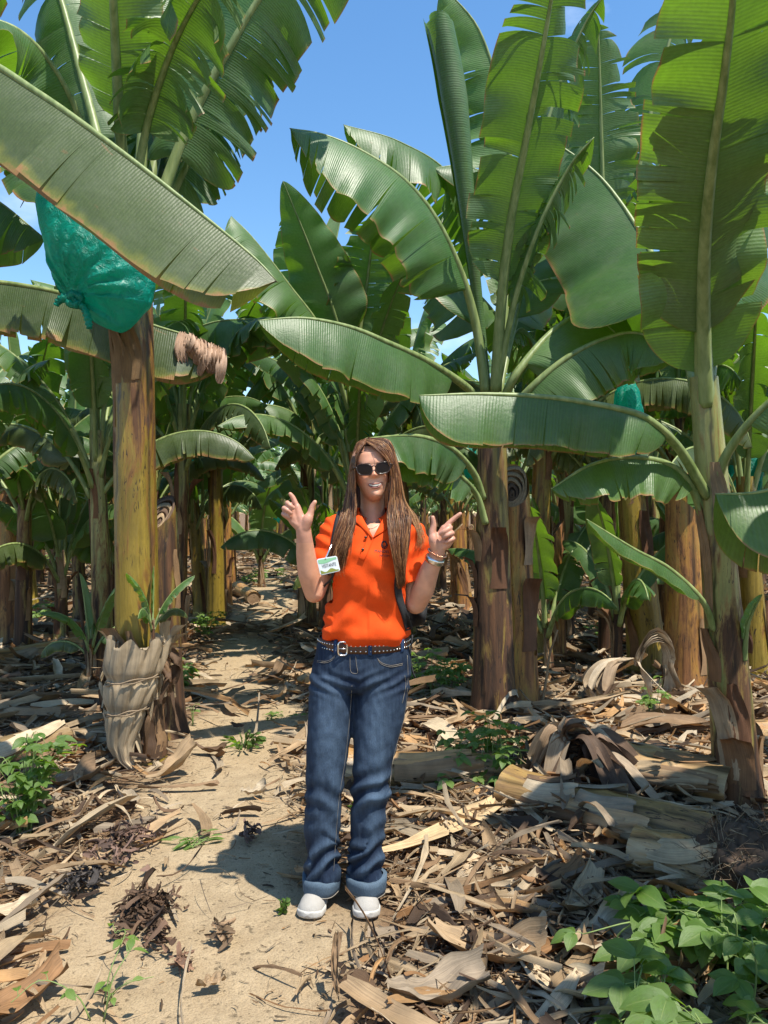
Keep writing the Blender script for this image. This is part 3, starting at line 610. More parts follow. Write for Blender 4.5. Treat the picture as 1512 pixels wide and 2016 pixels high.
near = [
 (0, 690, 7.6, .3, .98, 'banana plant with pale petioles rising directly behind the head of the person'),
 (2, 205, 6.4, 1.2, .92, 'banana plant with blotched pale stem just left of the thick yellow stem'),
 (3, 45, 7.8, 2.2, .9, 'brown stemmed banana plant at the left edge above the dry husks'),
 (1, -60, 6.6, 4.0, 1.0, 'banana plant half cut off by the left edge with low drooping leaves'),
 (1, 160, 9.8, 3.1, 1.0, 'leaning dark stemmed banana plant between the left edge plants and the yellow stem'),
 (4, 398, 10.0, .7, .95, 'dark stemmed banana plant left of the dirt path, second row'),
 (0, 446, 11.4, 2.9, .85, 'orange brown stemmed banana plant at the left side of the path, third row'),
 (3, 1200, 7.6, .2, 1.05, 'banana plant carrying the teal bag right of the dark brown stem'),
 (2, 1112, 8.2, 2.0, 1.0, 'tall yellowish banana plant between the dark brown stem and the teal bag'),
 (4, 1490, 6.6, 1.0, 1.0, 'banana plant behind the slim right-hand plant at the frame edge'),
 (1, 1400, 8.8, 5.0, 1.05, 'banana plant with torn leaves seen behind the backlit leaves'),
 (0, 895, 12.4, .9, .9, 'orange stemmed banana plant beside the raised hand with the watch'),
 (3, 868, 13.6, 2.9, .9, 'banana plant just behind the orange stem beside the watch hand'),
 (2, 300, 8.6, 5.2, .9, 'banana plant hidden behind the thick yellow stem'),
 (2, 1290, 10.5, 5.2, 1.05, 'banana plant behind the row of cut yellow stumps'),
 (3, 1010, 9.4, 4.4, .95, 'banana plant in the gap behind the dark brown stem'),
 (4, 60, 11.5, .4, 1.0, 'banana plant in the second row at the far left'),
 (0, 1680, 8.0, .4, 1.0, 'banana plant past the right edge with leaves reaching into view'),
]
NR = {}
for i, (k, px, Y, rz, sc, lab) in enumerate(near):
    NR[i] = pl(protoN[k], px, Y, rz, sc, lab, group=G1)
def Lw(i, pts, hw, mat='leaf', **kw):
    """extra leaf on a placed plant: world points taken into the plant's own frame"""
    pr = NR[i]; bpy.context.view_layer.update(); inv = pr.matrix_world.inverted()
    rot = inv.to_3x3()
    pp = [inv @ P(*p) for p in pts]; kw['b'] = tuple((rot @ Vector(kw.get('b', (1, 0, 0)))).normalized()); kw['up'] = tuple((rot @ Vector(kw.get('up', (0, 0, 1)))).normalized())
    mb, rb, _ = leaf_mesh(pp, hw / pr.scale[0], **kw); o = mb.build('leaf', M[mat], pr); rb.build('midrib', M['rib'], o)
Lw(0, [(690, 800, 7.6), (668, 650, 7.4), (615, 500, 7.2), (557, 356, 7.0)], .34, 'leaf_young', pet=.30, b=(1, 0, 0), up=(0, -1, .3), droop=(.0, .25), tears=0, seed=201, sweep=.5, tipstart=.2, tp=1.4)
Lw(0, [(700, 800, 7.6), (705, 680, 7.5), (722, 560, 7.4), (738, 430, 7.2)], .36, pet=.28, b=(1, 0, 0), up=(0, 1, .3), droop=(.1, .3), tears=10, tear=.4, seed=202, rbase=.03)
Lw(0, [(692, 800, 7.6), (678, 650, 7.7), (658, 570, 7.7), (645, 498, 7.7)], .24, pet=.3, b=(1, 0, 0), up=(0, -1, .3), droop=(-.2, .2), tears=6, tear=.4, seed=203)
Lw(0, [(690, 810, 7.5), (640, 660, 7.2), (570, 560, 7.0), (500, 470, 6.9), (455, 425, 6.9)], .42, pet=.3, b=CAMB, droop=(.6, .4), tears=12, tear=.3, grav=.4, seed=204)
Lw(7, [(1195, 780, 7.5), (1188, 500, 7.3), (1184, 300, 7.1), (1178, 45, 6.8)], .36, pet=.42, b=(1, 0, 0), up=(0, 1, .3), droop=(-.1, -.1), tears=24, tear=.45, seed=205, nu=60, rbase=.035)
Lw(7, [(1215, 760, 7.5), (1235, 480, 7.4), (1275, 250, 7.3), (1340, 10, 7.2), (1400, -120, 7.1)], .40, pet=.3, b=(1, 0, -.3), up=(-.3, -1, .4), droop=(.4, .4), tears=34, tear=.25, grav=.8, seed=206, nu=70, rbase=.035)
Lw(7, [(1190, 780, 7.5), (1130, 560, 7.2), (1040, 400, 7.0), (930, 330, 6.8), (850, 330, 6.7)], .45, pet=.3, b=CAMB, droop=(.8, .4), tears=16, tear=.3, grav=.5, seed=207)
Lw(15, [(1000, 700, 8.0), (960, 500, 7.4), (890, 350, 6.9), (790, 280, 6.5), (676, 245, 6.3)], .44, pet=.3, b=CAMB, droop=(.9, .3), tears=26, tear=.15, grav=.5, seed=208, nu=60)
Lw(8, [(1110, 780, 8.1), (1112, 560, 8.0), (1120, 340, 7.8), (1115, 160, 7.6)], .40, pet=.3, b=(1, 0, 0), up=(0, 1, .3), droop=(.1, .2), tears=14, tear=.5, seed=209)
Lw(13, [(300, 900, 8.2), (320, 700, 7.8), (400, 640, 7.4), (500, 628, 7.2), (610, 640, 7.1)], .42, pet=.2, b=CAMB, droop=(.9, .3), tears=20, tear=.12, grav=.4, seed=210, nu=60)
Lw(5, [(398, 1020, 10), (400, 900, 9.8), (402, 820, 9.6), (406, 735, 9.5)], .34, 'leaf_young', pet=.2, b=(1, 0, 0), up=(0, -1, .3), droop=(.0, .15), tears=0, seed=211, base=.1, tipstart=.7)
for i, (px, Y, lab) in enumerate([(345, 7.7, 'tall banana plant filling the gap right of the thick yellow stem'), (425, 9.3, 'tall banana plant on the left bank of the path, above the grassy weeds'), (605, 9.2, 'tall banana plant behind the open palm of the person'), (800, 8.6, 'tall banana plant behind the right side of the hair'),
        (650, 12.3, 'tall banana plant far behind the left side of the hair'), (1060, 7.2, 'tall banana plant behind the cut stem with ring-layered top'), (520, 27, 'tall banana plant closing the far end of the path'), (1330, 7.6, 'tall banana plant behind the broad slanted stump')]):
    pl(protoT[i % 2], px, Y, i * 2.1 + .4, 1.0 + .06 * (i % 3), lab, group='tall banana plants of the middle rows')
# lower young plants between the rows
for i, (px, Y, lab) in enumerate([(120, 8.2, 'half-grown banana plant left of the blotched pale stem'),
        (640, 8.8, 'half-grown banana plant left of the head of the person'), (1170, 10.2, 'half-grown banana plant below the teal bag right of centre'),
        (1330, 10.8, 'half-grown banana plant above the broad stump'), (1480, 8.0, 'half-grown banana plant behind the slim stem at the right edge'), (230, 9.2, 'half-grown banana plant in the shade behind the blotched pale stem')]):
    pl(protoM[i % 2], px, Y, i * 1.7, .9 + .05 * (i % 4), lab, group='half-grown banana plants')
pl(protoN[1], 756 + 1519 * 3.1 / 1.3, 1.2, 3.7, 1.12, 'unseen banana plant added past the right edge to throw shade on the litter', group=G1)  # unseen plant, added so its leaves shade the litter on the right
pl(protoN[3], 756 + 1519 * 4.3 / 2.6, 2.6, 1.0, 1.1, 'second unseen banana plant added past the right edge for shade, beside the near one', group=G1)  # another added plant, never in view, for more dappled shade
# cut stems and suckers
sA = cut_stump('cut_stem', 322, 4.95, 1.45, .135, .10, 'trunk_brown', 301, 'dried brown cut stem leaning on the back of the thick yellow stem', lean=(-.02, 0), group='cut banana stems', cdir=1.2)
Lf2 = lambda root, pts, hw, **kw: hero_leaf(root, [P(*p) for p in pts], hw, **kw)
cut_stump('cut_stem', 1022, 5.5, 1.66, .14, .115, 'trunk_orange', 302, 'tall brown cut stem with ring-layered top pressed against the dark brown banana stem', lean=(-.03, 0), cut=.17, cdir=1.4, group='cut banana stems')
cut_stump('cut_stem', 1278, 6.7, 1.65, .17, .11, 'trunk_yellow', 303, 'leaning yellow cut stem above the knotted dry leaf bundle', lean=(-.10, 0), cut=.05, group='cut banana stems')
cut_stump('cut_stem', 1355, 6.2, 1.50, .17, .13, 'trunk_orange', 304, 'broad orange-brown stump with slanted cut top, beside the slim right-hand plant', lean=(-.03, 0), cut=-.12, group='cut banana stems')
cut_stump('cut_stem', 1090, 7.3, 1.3, .12, .09, 'trunk_orange', 305, 'short dry cut stem between the dark brown stem and the small sucker', group='cut banana stems')
cut_stump('cut_stem', 1320, 8.8, 1.5, .15, .11, 'trunk_orange', 306, 'orange cut stem in the gap behind the broad stump', group='cut banana stems')
cut_stump('cut_stem', 912, 11.6, 1.2, .15, .12, 'trunk_orange', 307, 'orange cut stem below the watch of the person', lean=(-.1, 0), group='cut banana stems')
cut_stump('cut_stem', 20, 8.3, 1.7, .16, .13, 'trunk_orange', 308, 'red-brown cut stem at the far left edge', group='cut banana stems')
cut_stump('cut_stem', 425, 10.6, .9, .14, .12, 'trunk_orange', 309, 'low reddish stump at the left side of the dirt path', group='cut banana stems')
def place_s(k, px, Y, rz, sc, lab): return pl(protoS[k], px, Y, rz, sc, lab, group='young banana suckers', cat='banana sucker')
place_s(0, 1082, 6.9, .5, 1.05, 'young banana sucker with three upright leaves right of the dark brown stem')
place_s(1, 1215, 6.5, 2.5, 1.0, 'young banana sucker with dark narrow stem left of the leaning yellow cut stem')
place_s(0, 515, 14.8, 1.5, 1.5, 'thin banana sucker standing at the far end of the dirt path')
place_s(1, 175, 6.2, 4.5, .55, 'small dead-stemmed sucker in front of the blotched pale stem')
_s = place_s(0, 300, 4.34, .2, .30, 'tiny grassy sucker growing out of the husks round the thick yellow stem'); _s.location = P(303, 1275, 4.345)
place_s(1, 1400, 7.5, 1.5, 1.0, 'young banana sucker behind the slim right-hand plant')
place_s(0, 660, 9.5, 3.5, 1.2, 'bright green sucker partly hidden by the hair of the person')
# far rows
rng = random.Random(77); cnt = 0
occupied = [(o.location.x, o.location.y) for o in COL.objects if o.parent is None and o.get('category') in ('banana plant', 'cut stem')]
STUMPQ = []
yy = 9.5
while yy < 58:
    step = 1.75 if yy < 20 else 2.3
    xx = -yy * .56 - 1.5
    while xx < yy * .56 + 1.5:
        x = xx + rng.uniform(-.4, .4); y = yy + rng.uniform(-.45, .45); xx += step
        if path_out(x, y) < (.55 if y < 12 else .32): continue
        if min((x - a) ** 2 + (y - b) ** 2 for a, b in occupied) < 1.0: continue
        occupied.append((x, y))
        side = 'left' if path_out(x, y) > 0 and x < np.interp(y, _py, _pc) else 'right'
        band = 'third and fourth rows' if y < 15 else ('middle rows' if y < 26 else 'farthest rows')
        pr = rng.choice(protoN) if y < 13 else rng.choice(protoF)
        o = place(pr, x, y, rng.uniform(0, 6.28), rng.uniform(.85, 1.12), 'banana plant among the %s %s of the dirt path' % (band, side), group='banana plants, %s, %s of the path' % (band, side)); cnt += 1
        if rng.random() < .38:
            h_ = rng.uniform(.8, 1.7)
            sx = x + rng.choice([-1, 1]) * rng.uniform(.35, .6); sy = y - rng.uniform(-.2, .4)
            if path_out(sx, sy) > .3: STUMPQ.append((sx, sy, h_, band, side))
    yy += 2.05 if yy < 20 else 2.6
st_pr = [cut_stump('cut_stem', 756, 5, 1.5, .14, .11, t, 320 + i, '', nfl=4) for i, t in enumerate(('trunk_orange', 'trunk_yellow', 'trunk_brown'))]
for sx, sy, h_, band, side in STUMPQ:
    o = place(rng.choice(st_pr), sx, sy, rng.uniform(0, 6.28), h_ / 1.5, 'cut banana stem standing among the %s %s of the dirt path' % (band, side), group='cut stems, %s, %s of the path' % (band, side), cat='cut stem')
print('PLANTS', cnt, 'STUMPS', len(STUMPQ))
for p_ in protoT + protoM + protoN + protoS + protoF + st_pr:
    if p_ not in used:
        for c in list(p_.children_recursive): D.objects.remove(c)
        D.objects.remove(p_)
# undergrowth right at the end of the view
# ------------------------------------------------------------------ teal bags over the bunches
def knot_lump(mb, pts, rads, seed):
    C, L = catmull(pts, 26); rr = np.interp(np.linspace(0, 1, 26), np.linspace(0, 1, len(rads)), rads)
    rr = rr * (1 + .22 * np.sin(np.arange(26) * 1.7 + seed)); mb.tube(C, rr, 12, squash=.75)
def big_bag():
    Y0 = 4.12; org = P(180, 400, Y0); root = empty('bunch_bag', org, 'large teal plastic bag knotted at its lower left, hanging beside the thick yellow stem', 'bag', 'teal bags over banana bunches')
    rows = [(362, 120, 150), (375, 76, 180), (400, 74, 215), (430, 77, 245), (460, 84, 275), (490, 90, 298), (520, 97, 303), (545, 104, 303), (565, 114, 303), (582, 124, 302), (600, 146, 298), (615, 166, 282), (632, 184, 268), (645, 205, 258), (653, 228, 246), (655, 236, 240)]
    yr = np.array([r[0] for r in rows]); lf = np.array([r[1] for r in rows]); rt = np.array([r[2] for r in rows])
    ys = np.linspace(362, 655, 90); n = 110; G = np.zeros((90, n, 3)); th = np.linspace(0, 2 * math.pi, n, endpoint=False)
    for i, y in enumerate(ys):
        l, r = np.interp(y, yr, lf), np.interp(y, yr, rt); c = (l + r) / 2; h = (r - l) / 2
        for j, t in enumerate(th):
            px = c + h * math.cos(t); dep = h * .72 * math.sin(t)
            a = math.atan2(y - 588, px - 148); d = math.hypot(y - 588, px - 148)
            fold = (math.sin(a * 15 + 2.2 * math.sin(a * 3)) * .5 + .5 * math.sin(a * 27 + 1.0)) * 7.0 * math.exp(-((d - 60) / 75) ** 2) * (1 if math.sin(t) < .2 else .4)
            pinch = 26 * math.exp(-(d / 42) ** 2) if math.sin(t) < 0 else 0
            q = 2.4 * n2(px * .03, y * .03, 4 + math.sin(t)) * 2 + 1.5 * n2(px * .1, y * .1, 8 + math.sin(t))
            depth = (dep * (1 if dep > 0 else 1) - 0) + (fold + pinch + q) * (1 if math.sin(t) < 0 else -1) * (.9 if abs(math.sin(t)) > .15 else .3)
            p = P(px + q * math.cos(t), y, Y0); G[i, j] = (p.x - org.x, p.y + depth / F * Y0 - org.y, p.z - org.z)
    mb = MB(); mb.grid(G, closeV=True); mb.build('bag_film', M['bag'], root)
    kb = MB(); q = lambda x, y, dy=-.10: P(x, y, Y0 + dy) - org
    knot_lump(kb, [q(112, 598), q(128, 588), q(150, 580), q(160, 592), q(146, 602), q(134, 590), q(150, 578)], [.012, .028, .030, .026, .026, .024, .012], 1)
    knot_lump(kb, [q(150, 592), q(164, 604), q(172, 622), q(176, 646)], [.026, .022, .026, .020], 2)
    knot_lump(kb, [q(150, 590), q(128, 584), q(116, 590), q(110, 602)], [.02, .026, .02, .016], 5)
    kb.build('knot', M['bag'], root)
big_bag()
def bag_proto():
    root = empty('bunch_bag', (0, 0, 0)); G = np.zeros((26, 30, 3)); th = np.linspace(0, 2 * math.pi, 30, endpoint=False)
    for i in range(26):
        t = i / 25; r = np.interp(t, [0, .06, .2, .45, .75, .92, 1], [.03, .07, .13, .165, .155, .12, .10])
        rr = r * (1 + (.05 + .12 * t) * np.sin(5 * th + 5 * t) * np.cos(2 * th + 1) + .06 * np.sin(13 * th - 9 * t)); G[i, :, 0] = rr * np.cos(th); G[i, :, 1] = rr * np.sin(th); G[i, :, 2] = -t * .85 + .05 * t * np.sin(2 * th)
    mb = MB(); mb.grid(G, closeV=True); mb.build('bag_film', M['bag'], root)
    k = MB(); k.tube([(0, 0, .12), (0, 0, .02), (.0, .0, -.05)], [.02, .05, .05], 8); k.build('bag_tie', M['bag'], root); return root
BP = bag_proto(); first = True
for px, py, Y, sc, lab in [(1236, 742, 5.9, .66, 'teal bag hanging right of centre between two banana crowns'), (1482, 885, 6.9, .5, 'small teal bag at the right edge behind the slim stem'), (1432, 890, 9.0, .6, 'small teal bag behind the slim right-hand stem'),
        (40, 945, 8.4, .45, 'small teal bag low at the far left among the leaves'), (925, 870, 11.0, .6, 'teal bag in the shade left of the dark brown stem'), (545, 985, 15.0, .5, 'tiny teal bag above the pointing hand with the open palm'),
        (368, 880, 9.5, .6, 'teal bag just right of the thick yellow stem'), (300, 640, 8.6, .6, 'teal bag partly behind the torn leaf left of the path'), (712, 835, 8.6, .5, 'teal bag tucked behind the crown above the hair of the person'), (1352, 850, 9.8, .6, 'teal bag between the yellow cut stem and the slim stem')]:
    b = BP if first else copy_tree(BP); first = False; b.location = P(px, py, Y); b.scale = (sc, sc, sc); b.rotation_euler = (0, 0, px); tag(b, lab, 'bag', 'teal bags over banana bunches')
# ------------------------------------------------------------------ leaf litter
def multi(mb, Pt, col, uv=None):
    N, n, m = Pt.shape[:3]; b = mb.n; mb.v.append(Pt.reshape(-1, 3)); mb.n += N * n * m
    I, J = np.meshgrid(np.arange(n - 1), np.arange(m - 1), indexing='ij'); I = I.ravel(); J = J.ravel()
    q = np.stack([I * m + J, (I + 1) * m + J, (I + 1) * m + J + 1, I * m + J + 1], -1)
    Fc = (q[None] + (np.arange(N) * n * m)[:, None, None]).reshape(-1, 4); mb.f.append(Fc + b)
    if uv is None:
        uu, vv = np.meshgrid(np.linspace(0, 1, n), np.linspace(0, 1, m), indexing='ij'); u1 = np.stack([uu, vv], -1).reshape(-1, 2)[q.ravel()]
        U = np.tile(u1, (N, 1)) + np.repeat(np.random.RandomState(3).rand(N, 1) * 9, len(u1), 0)
    mb.uv.append(U); mb.m.append(np.zeros(len(Fc), int)); mb.c.append(np.repeat(col, len(q) * 4, 0))
def strips(N, seed, xy, Lr, Wr, zr, tilt=.16, curlL=1.15, curlW=1.9, n=7, m=5, dark=0.0):
    R = np.random.RandomState(seed); L = R.uniform(*Lr, N) * R.uniform(.6, 1.3, N); W = R.uniform(*Wr, N)
    W = np.minimum(W, L * .6)
    s = np.linspace(-.5, .5, n)[None, :, None]; t = np.linspace(-.5, .5, m)[None, None, :]
    cl = R.normal(0, curlL * .5, N)[:, None, None]; cw = np.abs(R.normal(0, curlW, N))[:, None, None] * R.choice([-1, 1], N, p=[.55, .45])[:, None, None]
    tw = R.normal(0, .5, N)[:, None, None]; Lx = L[:, None, None]; Wx = W[:, None, None]
    taper = 1 - .75 * np.abs(s + R.uniform(-.25, .25, N)[:, None, None]) ** 1.6 * 1.6
    jag = 1 + R.normal(0, .13, (N, n, m)); yw = Wx * t * taper * jag
    a = cw * t * 1.1 + tw * s                         # roll about the long axis
    yy = np.sin(a) * Wx / (np.abs(cw) + .25) * taper * .9 + 0 * yw; zz = (1 - np.cos(a)) * Wx / (np.abs(cw) + .25) * np.sign(cw)
    yy = .5 * yy + .5 * yw
    zz = zz + R.normal(0, .06, (N, n, m)) * Wx
    b = cl * s; xx = np.sin(b) / np.where(np.abs(cl) < .05, 1, cl) * Lx; xx = np.where(np.abs(cl) < .05, s * Lx, xx) + 0 * t + R.normal(0, .02, (N, n, m)) * Lx
    zz = zz + (1 - np.cos(b)) / np.where(np.abs(cl) < .05, 1, cl) * Lx * .9
    # lateral bend in the plane
    yy = yy + (R.normal(0, .35, N)[:, None, None]) * s * s * Lx
    p = R.normal(0, tilt, N)[:, None, None]; r = R.normal(0, tilt * 1.4, N)[:, None, None]; yaw = R.uniform(0, 6.283, N)[:, None, None]
    x1 = xx * np.cos(p) - zz * np.sin(p); z1 = xx * np.sin(p) + zz * np.cos(p); y1 = yy * np.cos(r) - z1 * np.sin(r); z2 = yy * np.sin(r) + z1 * np.cos(r)
    X = x1 * np.cos(yaw) - y1 * np.sin(yaw); Yv = x1 * np.sin(yaw) + y1 * np.cos(yaw)
    z2 = z2 - z2.min(axis=(1, 2), keepdims=True) * .75
    g = np.array([gz(a_, b_) for a_, b_ in xy]); z0 = g + R.uniform(*zr, N)
    G = np.stack([X + xy[:, 0][:, None, None], Yv + xy[:, 1][:, None, None], z2 + z0[:, None, None]], -1)
    pal = np.array(PAL)[R.choice(len(PAL), N, p=np.array(PALW) / sum(PALW))] * R.uniform(.7, 1.15, N)[:, None]
    if dark: pal = pal * (1 - dark * R.rand(N)[:, None])
    return G, pal
FEET = (-.17, 2.76)
def scatter(N, seed, x0, x1, y0, y1, dens, fr=.62, mar=.5):
    R = random.Random(seed); out = []
    while len(out) < N:
        y = math.sqrt(R.uniform(y0 * y0, y1 * y1)); x = R.uniform(-fr * y - mar, fr * y + mar)
        if R.random() < dens(x, y): out.append((x, y))
    return np.array(out)
def dens(x, y):
    if y > 9 and path_out(x, y) < 0: return .30
    o = path_out(x, y); k = n2(x * 1.1, y * 1.1, 9.0)
    left = x < np.interp(y, _py, _pc)
    d = 1 / (1 + math.exp(-(o + .25 * k - .02) * 13))
    if left: d *= .8 if y > 3.3 else .30
    elif y < 3.0: d *= 1.0
    if ((x - FEET[0]) / .24) ** 2 + ((y - 2.70) / .24) ** 2 < 1: d = .0
    if d == 0: return 0
    return max(.012, d * (.75 + .5 * k))
lm = MB()
for args in [(9000, 1, 1.9, 4.4, (.07, .26), (.010, .034), (0, .028)), (9000, 5, 1.9, 5.0, (.04, .18), (.002, .007), (.005, .045)), (1900, 2, 1.9, 4.6, (.18, .44), (.03, .085), (.01, .045)), (9500, 3, 4.2, 9.5, (.12, .40), (.015, .06), (0, .045)), (1300, 6, 4.4, 9.5, (.35, .8), (.06, .14), (.02, .06)), (6000, 4, 9, 26, (.2, .65), (.04, .14), (0, .05))]:
    N, sd, y0, y1, Lr, Wr, zr = args; xy = scatter(N, sd, 0, 0, y0, y1, dens, .62 if y0 > 3 else .75)
    G, c = strips(N, sd, xy, Lr, Wr, zr); multi(lm, G, c)
tag(lm.build('leaf_litter', M['dry']), 'carpet of curled pale brown dry banana leaf scraps over the soil', 'leaf litter', kind='stuff')
# fine crumbs on the bare path
cm = MB(); xy = scatter(5200, 11, 0, 0, 1.9, 7, lambda x, y: .25 + .75 * (path_out(x, y) > -.25) * (n2(x * 2, y * 2, 1) > -.1))
G, c = strips(5200, 12, xy, (.012, .05), (.003, .012), (0, .004), n=4, m=3, dark=.75); multi(cm, G, c)
tag(cm.build('path_debris', M['dry']), 'small dark plant crumbs and fibres strewn over the sandy path', 'debris', kind='stuff')
# single larger dry pieces
def dry_piece(px, py, L, W, yaw, seed, label, cl=1.2, cw=2.2, col=None, z=.02, tilt=0.0, name='dry_leaf_piece', grp='large dry leaf pieces on the ground', n=18, m=10, pleat=.05):
    x, y = PG(px, py); R = random.Random(seed); G = np.zeros((n, m, 3))
    for i in range(n):
        s = i / (n - 1) - .5
        wd = W * (1 - 1.3 * abs(s) ** 2.2) * (1 + .12 * math.sin(9 * s + seed))
        for j in range(m):
            t = j / (m - 1) - .5; a = cw * t * (1 + .5 * s) + .7 * s
            xx = L * s + .012 * n2(s * 6, t * 9, seed) ; yy = math.sin(a) / (abs(cw) + .2) * wd; zz = (1 - math.cos(a)) / (abs(cw) + .2) * wd * (1 if cw > 0 else -1)
            zz += cl * L * s * s * .6 + W * pleat * math.sin(t * 26 + 3 * s) + .02 * n2(s * 5, t * 5, seed + 3)
            yy += .25 * L * s * s * math.sin(seed); G[i, j] = (xx, yy, zz)
    mb = MB(); mb.grid(G, col=col or R.choices(PAL, PALW)[0]); V = mb.v[0]
    c, s_ = math.cos(tilt), math.sin(tilt); V[:, 0], V[:, 2] = V[:, 0] * c - V[:, 2] * s_, V[:, 0] * s_ + V[:, 2] * c
    V[:, 2] -= V[:, 2].min()
    o = mb.build(name, M['husk']); o.location = (x, y, gz(x, y) + z); o.rotation_euler = (0, 0, yaw); return tag(o, label, 'dry leaf', grp)
for a in [(1150, 1800, .34, .12, .9, 1, 'pale dry leaf piece lying among the litter near the bean vine'), (1090, 1760, .30, .12, .3, 2, 'orange-brown curled leaf piece below the fallen stem'), (1190, 1680, .26, .12, 1.2, 3, 'reddish boat-shaped husk beside the wrinkled fallen stem'),
          (960, 1900, .36, .18, -.5, 4, 'broad pleated dry leaf near the bottom centre right'), (1180, 1880, .34, .2, .4, 5, 'wide grey-brown dry leaf left of the bean vine leaves'), (860, 1980, .3, .16, .2, 6, 'pale crumpled leaf piece at the bottom edge'),
          (1090, 1960, .28, .18, -1.0, 7, 'pale folded dry leaf at the bottom edge near the vine'), (345, 1535, .30, .14, .5, 8, 'upturned pale sheath scrap at the foot of the thick yellow stem'), (350, 1560, .40, .035, .08, 9, 'long straight pale leaf rib lying at the left of the path'),
          (415, 1490, .20, .07, -.35, 10, 'small orange husk roll lying on the path edge'), (140, 1555, .26, .20, .6, 11, 'pale ribbed leaf piece beside the bean plant on the left'), (545, 1340, .26, .22, .3, 12, 'pale fan-shaped dry leaf standing on the path'),
          (535, 1385, .20, .16, -.3, 13, 'small crumpled dry leaf in the middle of the path'), (882, 1668, .98, .13, .68, 14, 'long flat tan sheath strip beside the right foot of the jeans'), (30, 1975, .30, .13, .8, 15, 'dark grey curled leaf at the bottom left corner'),
          (25, 1800, .16, .11, .3, 16, 'orange-brown crumpled husk at the left edge of the sand'), (660, 1960, .16, .03, 1.4, 17, 'short upright pale splinter of leaf rib at the bottom centre'), (415, 1945, .08, .05, .2, 18, 'small rolled pale husk alone on the sand'),
          (1190, 1400, .9, .22, -.15, 19, 'long flattened pale leaf behind the dark knotted bundle'), (1270, 1425, .8, .22, -.25, 20, 'second flattened pale leaf, nearer the slim stem'), (620, 1720, .18, .05, .8, 21, 'narrow curl of leaf beside the left cuff'),
          (820, 1640, .34, .03, 2.3, 22, 'thin orange leaf rib crossing the litter right of the legs'), (1330, 1955, .3, .2, .7, 23, 'brown cupped dry leaf under the bean vine'), (500, 1575, .12, .09, .1, 24, 'lone pinkish leaf scrap beside the left knee')]:
    kw = {}
    if a[5] == 9: kw = dict(cl=.0, cw=1.0, pleat=.0)
    if a[5] == 14: kw = dict(cl=.02, cw=.8, col=(.56, .40, .22), z=.055)
    if a[5] in (12, 8): kw = dict(cl=.8, tilt=.5)
    if a[5] in (19, 20): kw = dict(cl=.06, cw=1.4, z=.03)
    if a[5] == 3: kw = dict(cl=.4, cw=2.8, col=(.33, .15, .06), z=.03, tilt=.2)
    if a[5] == 17: kw = dict(cl=.0, cw=1.5, tilt=1.2, pleat=0)
    dry_piece(*a, **kw)
# ------------------------------------------------------------------ fallen stems
def log(p0, p1, r0, r1, mat, seed, label, squash=1.0, wr=.0, cap=True, name='fallen_stem', flaps=4):
    p0 = Vector(p0); p1 = Vector(p1); L = (p1 - p0).length; root = empty(name, p0, label, 'fallen stem', 'fallen banana stems')
    root.rotation_euler = (p1 - p0).to_track_quat('Z', 'Y').to_euler()
    mb = stem_mesh(L, r0, r1, (0, 0), seed, seg=36, nz=40, sheaths=6, bend=.02); V = mb.v[0]
    V[:, 2] += .03
    for q in range(len(V)):
        a = math.atan2(V[q, 1], V[q, 0]); k = 1 + wr * (math.sin(V[q, 2] * 40 + 3 * math.sin(a * 2)) * .6 + n2(V[q, 2] * 12, a * 2, seed)); V[q, :2] *= k
    # squash towards the ground: world Z in local axes
    zl = np.array(root.rotation_euler.to_matrix().inverted() @ Vector((0, 0, 1)))
    d = V @ zl; V -= np.outer(d * (1 - squash), zl)
    mb.build('stem_body', M[mat], root)
    if cap:
        cp = MB(); th = np.linspace(0, 2 * math.pi, 24, endpoint=False)
        for zz, rr, s in ((.012, r0 * 1.2, 1), (L - .012, r1, -1)):
            G = np.zeros((6, 24, 3))
            for i in range(6):
                q = rr * (1 - i / 5.0) + .001; G[i, :, 0] = q * np.cos(th); G[i, :, 1] = q * np.sin(th); G[i, :, 2] = zz + (.012 if i % 2 else 0) * s
            W_ = G.reshape(-1, 3); d = W_ @ zl; W_ -= np.outer(d * (1 - squash), zl); cp.grid(W_.reshape(6, 24, 3), closeV=True, col=(.26, .17, .10))
        cp.build('cut_end', M['husk'], root)
    rng = random.Random(seed); fb = MB()
    for i in range(flaps):
        z0 = rng.uniform(0, L * .6); flap(fb, lambda z: (0, 0), lambda z: r0 + (r1 - r0) * z / L, rng.uniform(0, 6.28), z0, min(L, z0 + rng.uniform(.2, .5)), rng.uniform(.6, 1.4), rng.choice([.01, .03]), rng, rng.choices(PAL, PALW)[0])
    if flaps:
        for V in fb.v: d = V @ zl; V -= np.outer(d * (1 - squash), zl)
        fb.build('dry_sheath', M['husk'], root)
    return root
M['log'] = mat_trunk('fallen_stem_tan', (.30, .20, .10), (.52, .38, .21), (.20, .10, .045), .52, .66)
M['log_g'] = mat_trunk('fallen_stem_grey', (.20, .15, .10), (.36, .29, .20), (.12, .08, .05), .50, .66)
M['log_y'] = mat_trunk('fallen_stem_olive', (.24, .19, .09), (.42, .33, .15), (.17, .10, .05), .46, .62)
def G3(px, py, lift): x, y = PG(px, py); return (x, y, gz(x, y) + lift)
log(G3(683, 1556, .095), G3(1000, 1560, .095), .092, .082, 'log', 401, 'smooth tan fallen stem lying right behind the legs of the jeans', flaps=2)
log(G3(1000, 1596, .09), G3(1400, 1715, .11), .088, .115, 'log_y', 402, 'olive striped fallen stem under the dark knotted bundle', flaps=16, wr=.04, squash=.88)
log(G3(1250, 1712, .07), G3(1425, 1760, .09), .085, .115, 'log', 403, 'wrinkled pale stem end running into the dark root ball', wr=.07, cap=False, flaps=9, squash=.8)
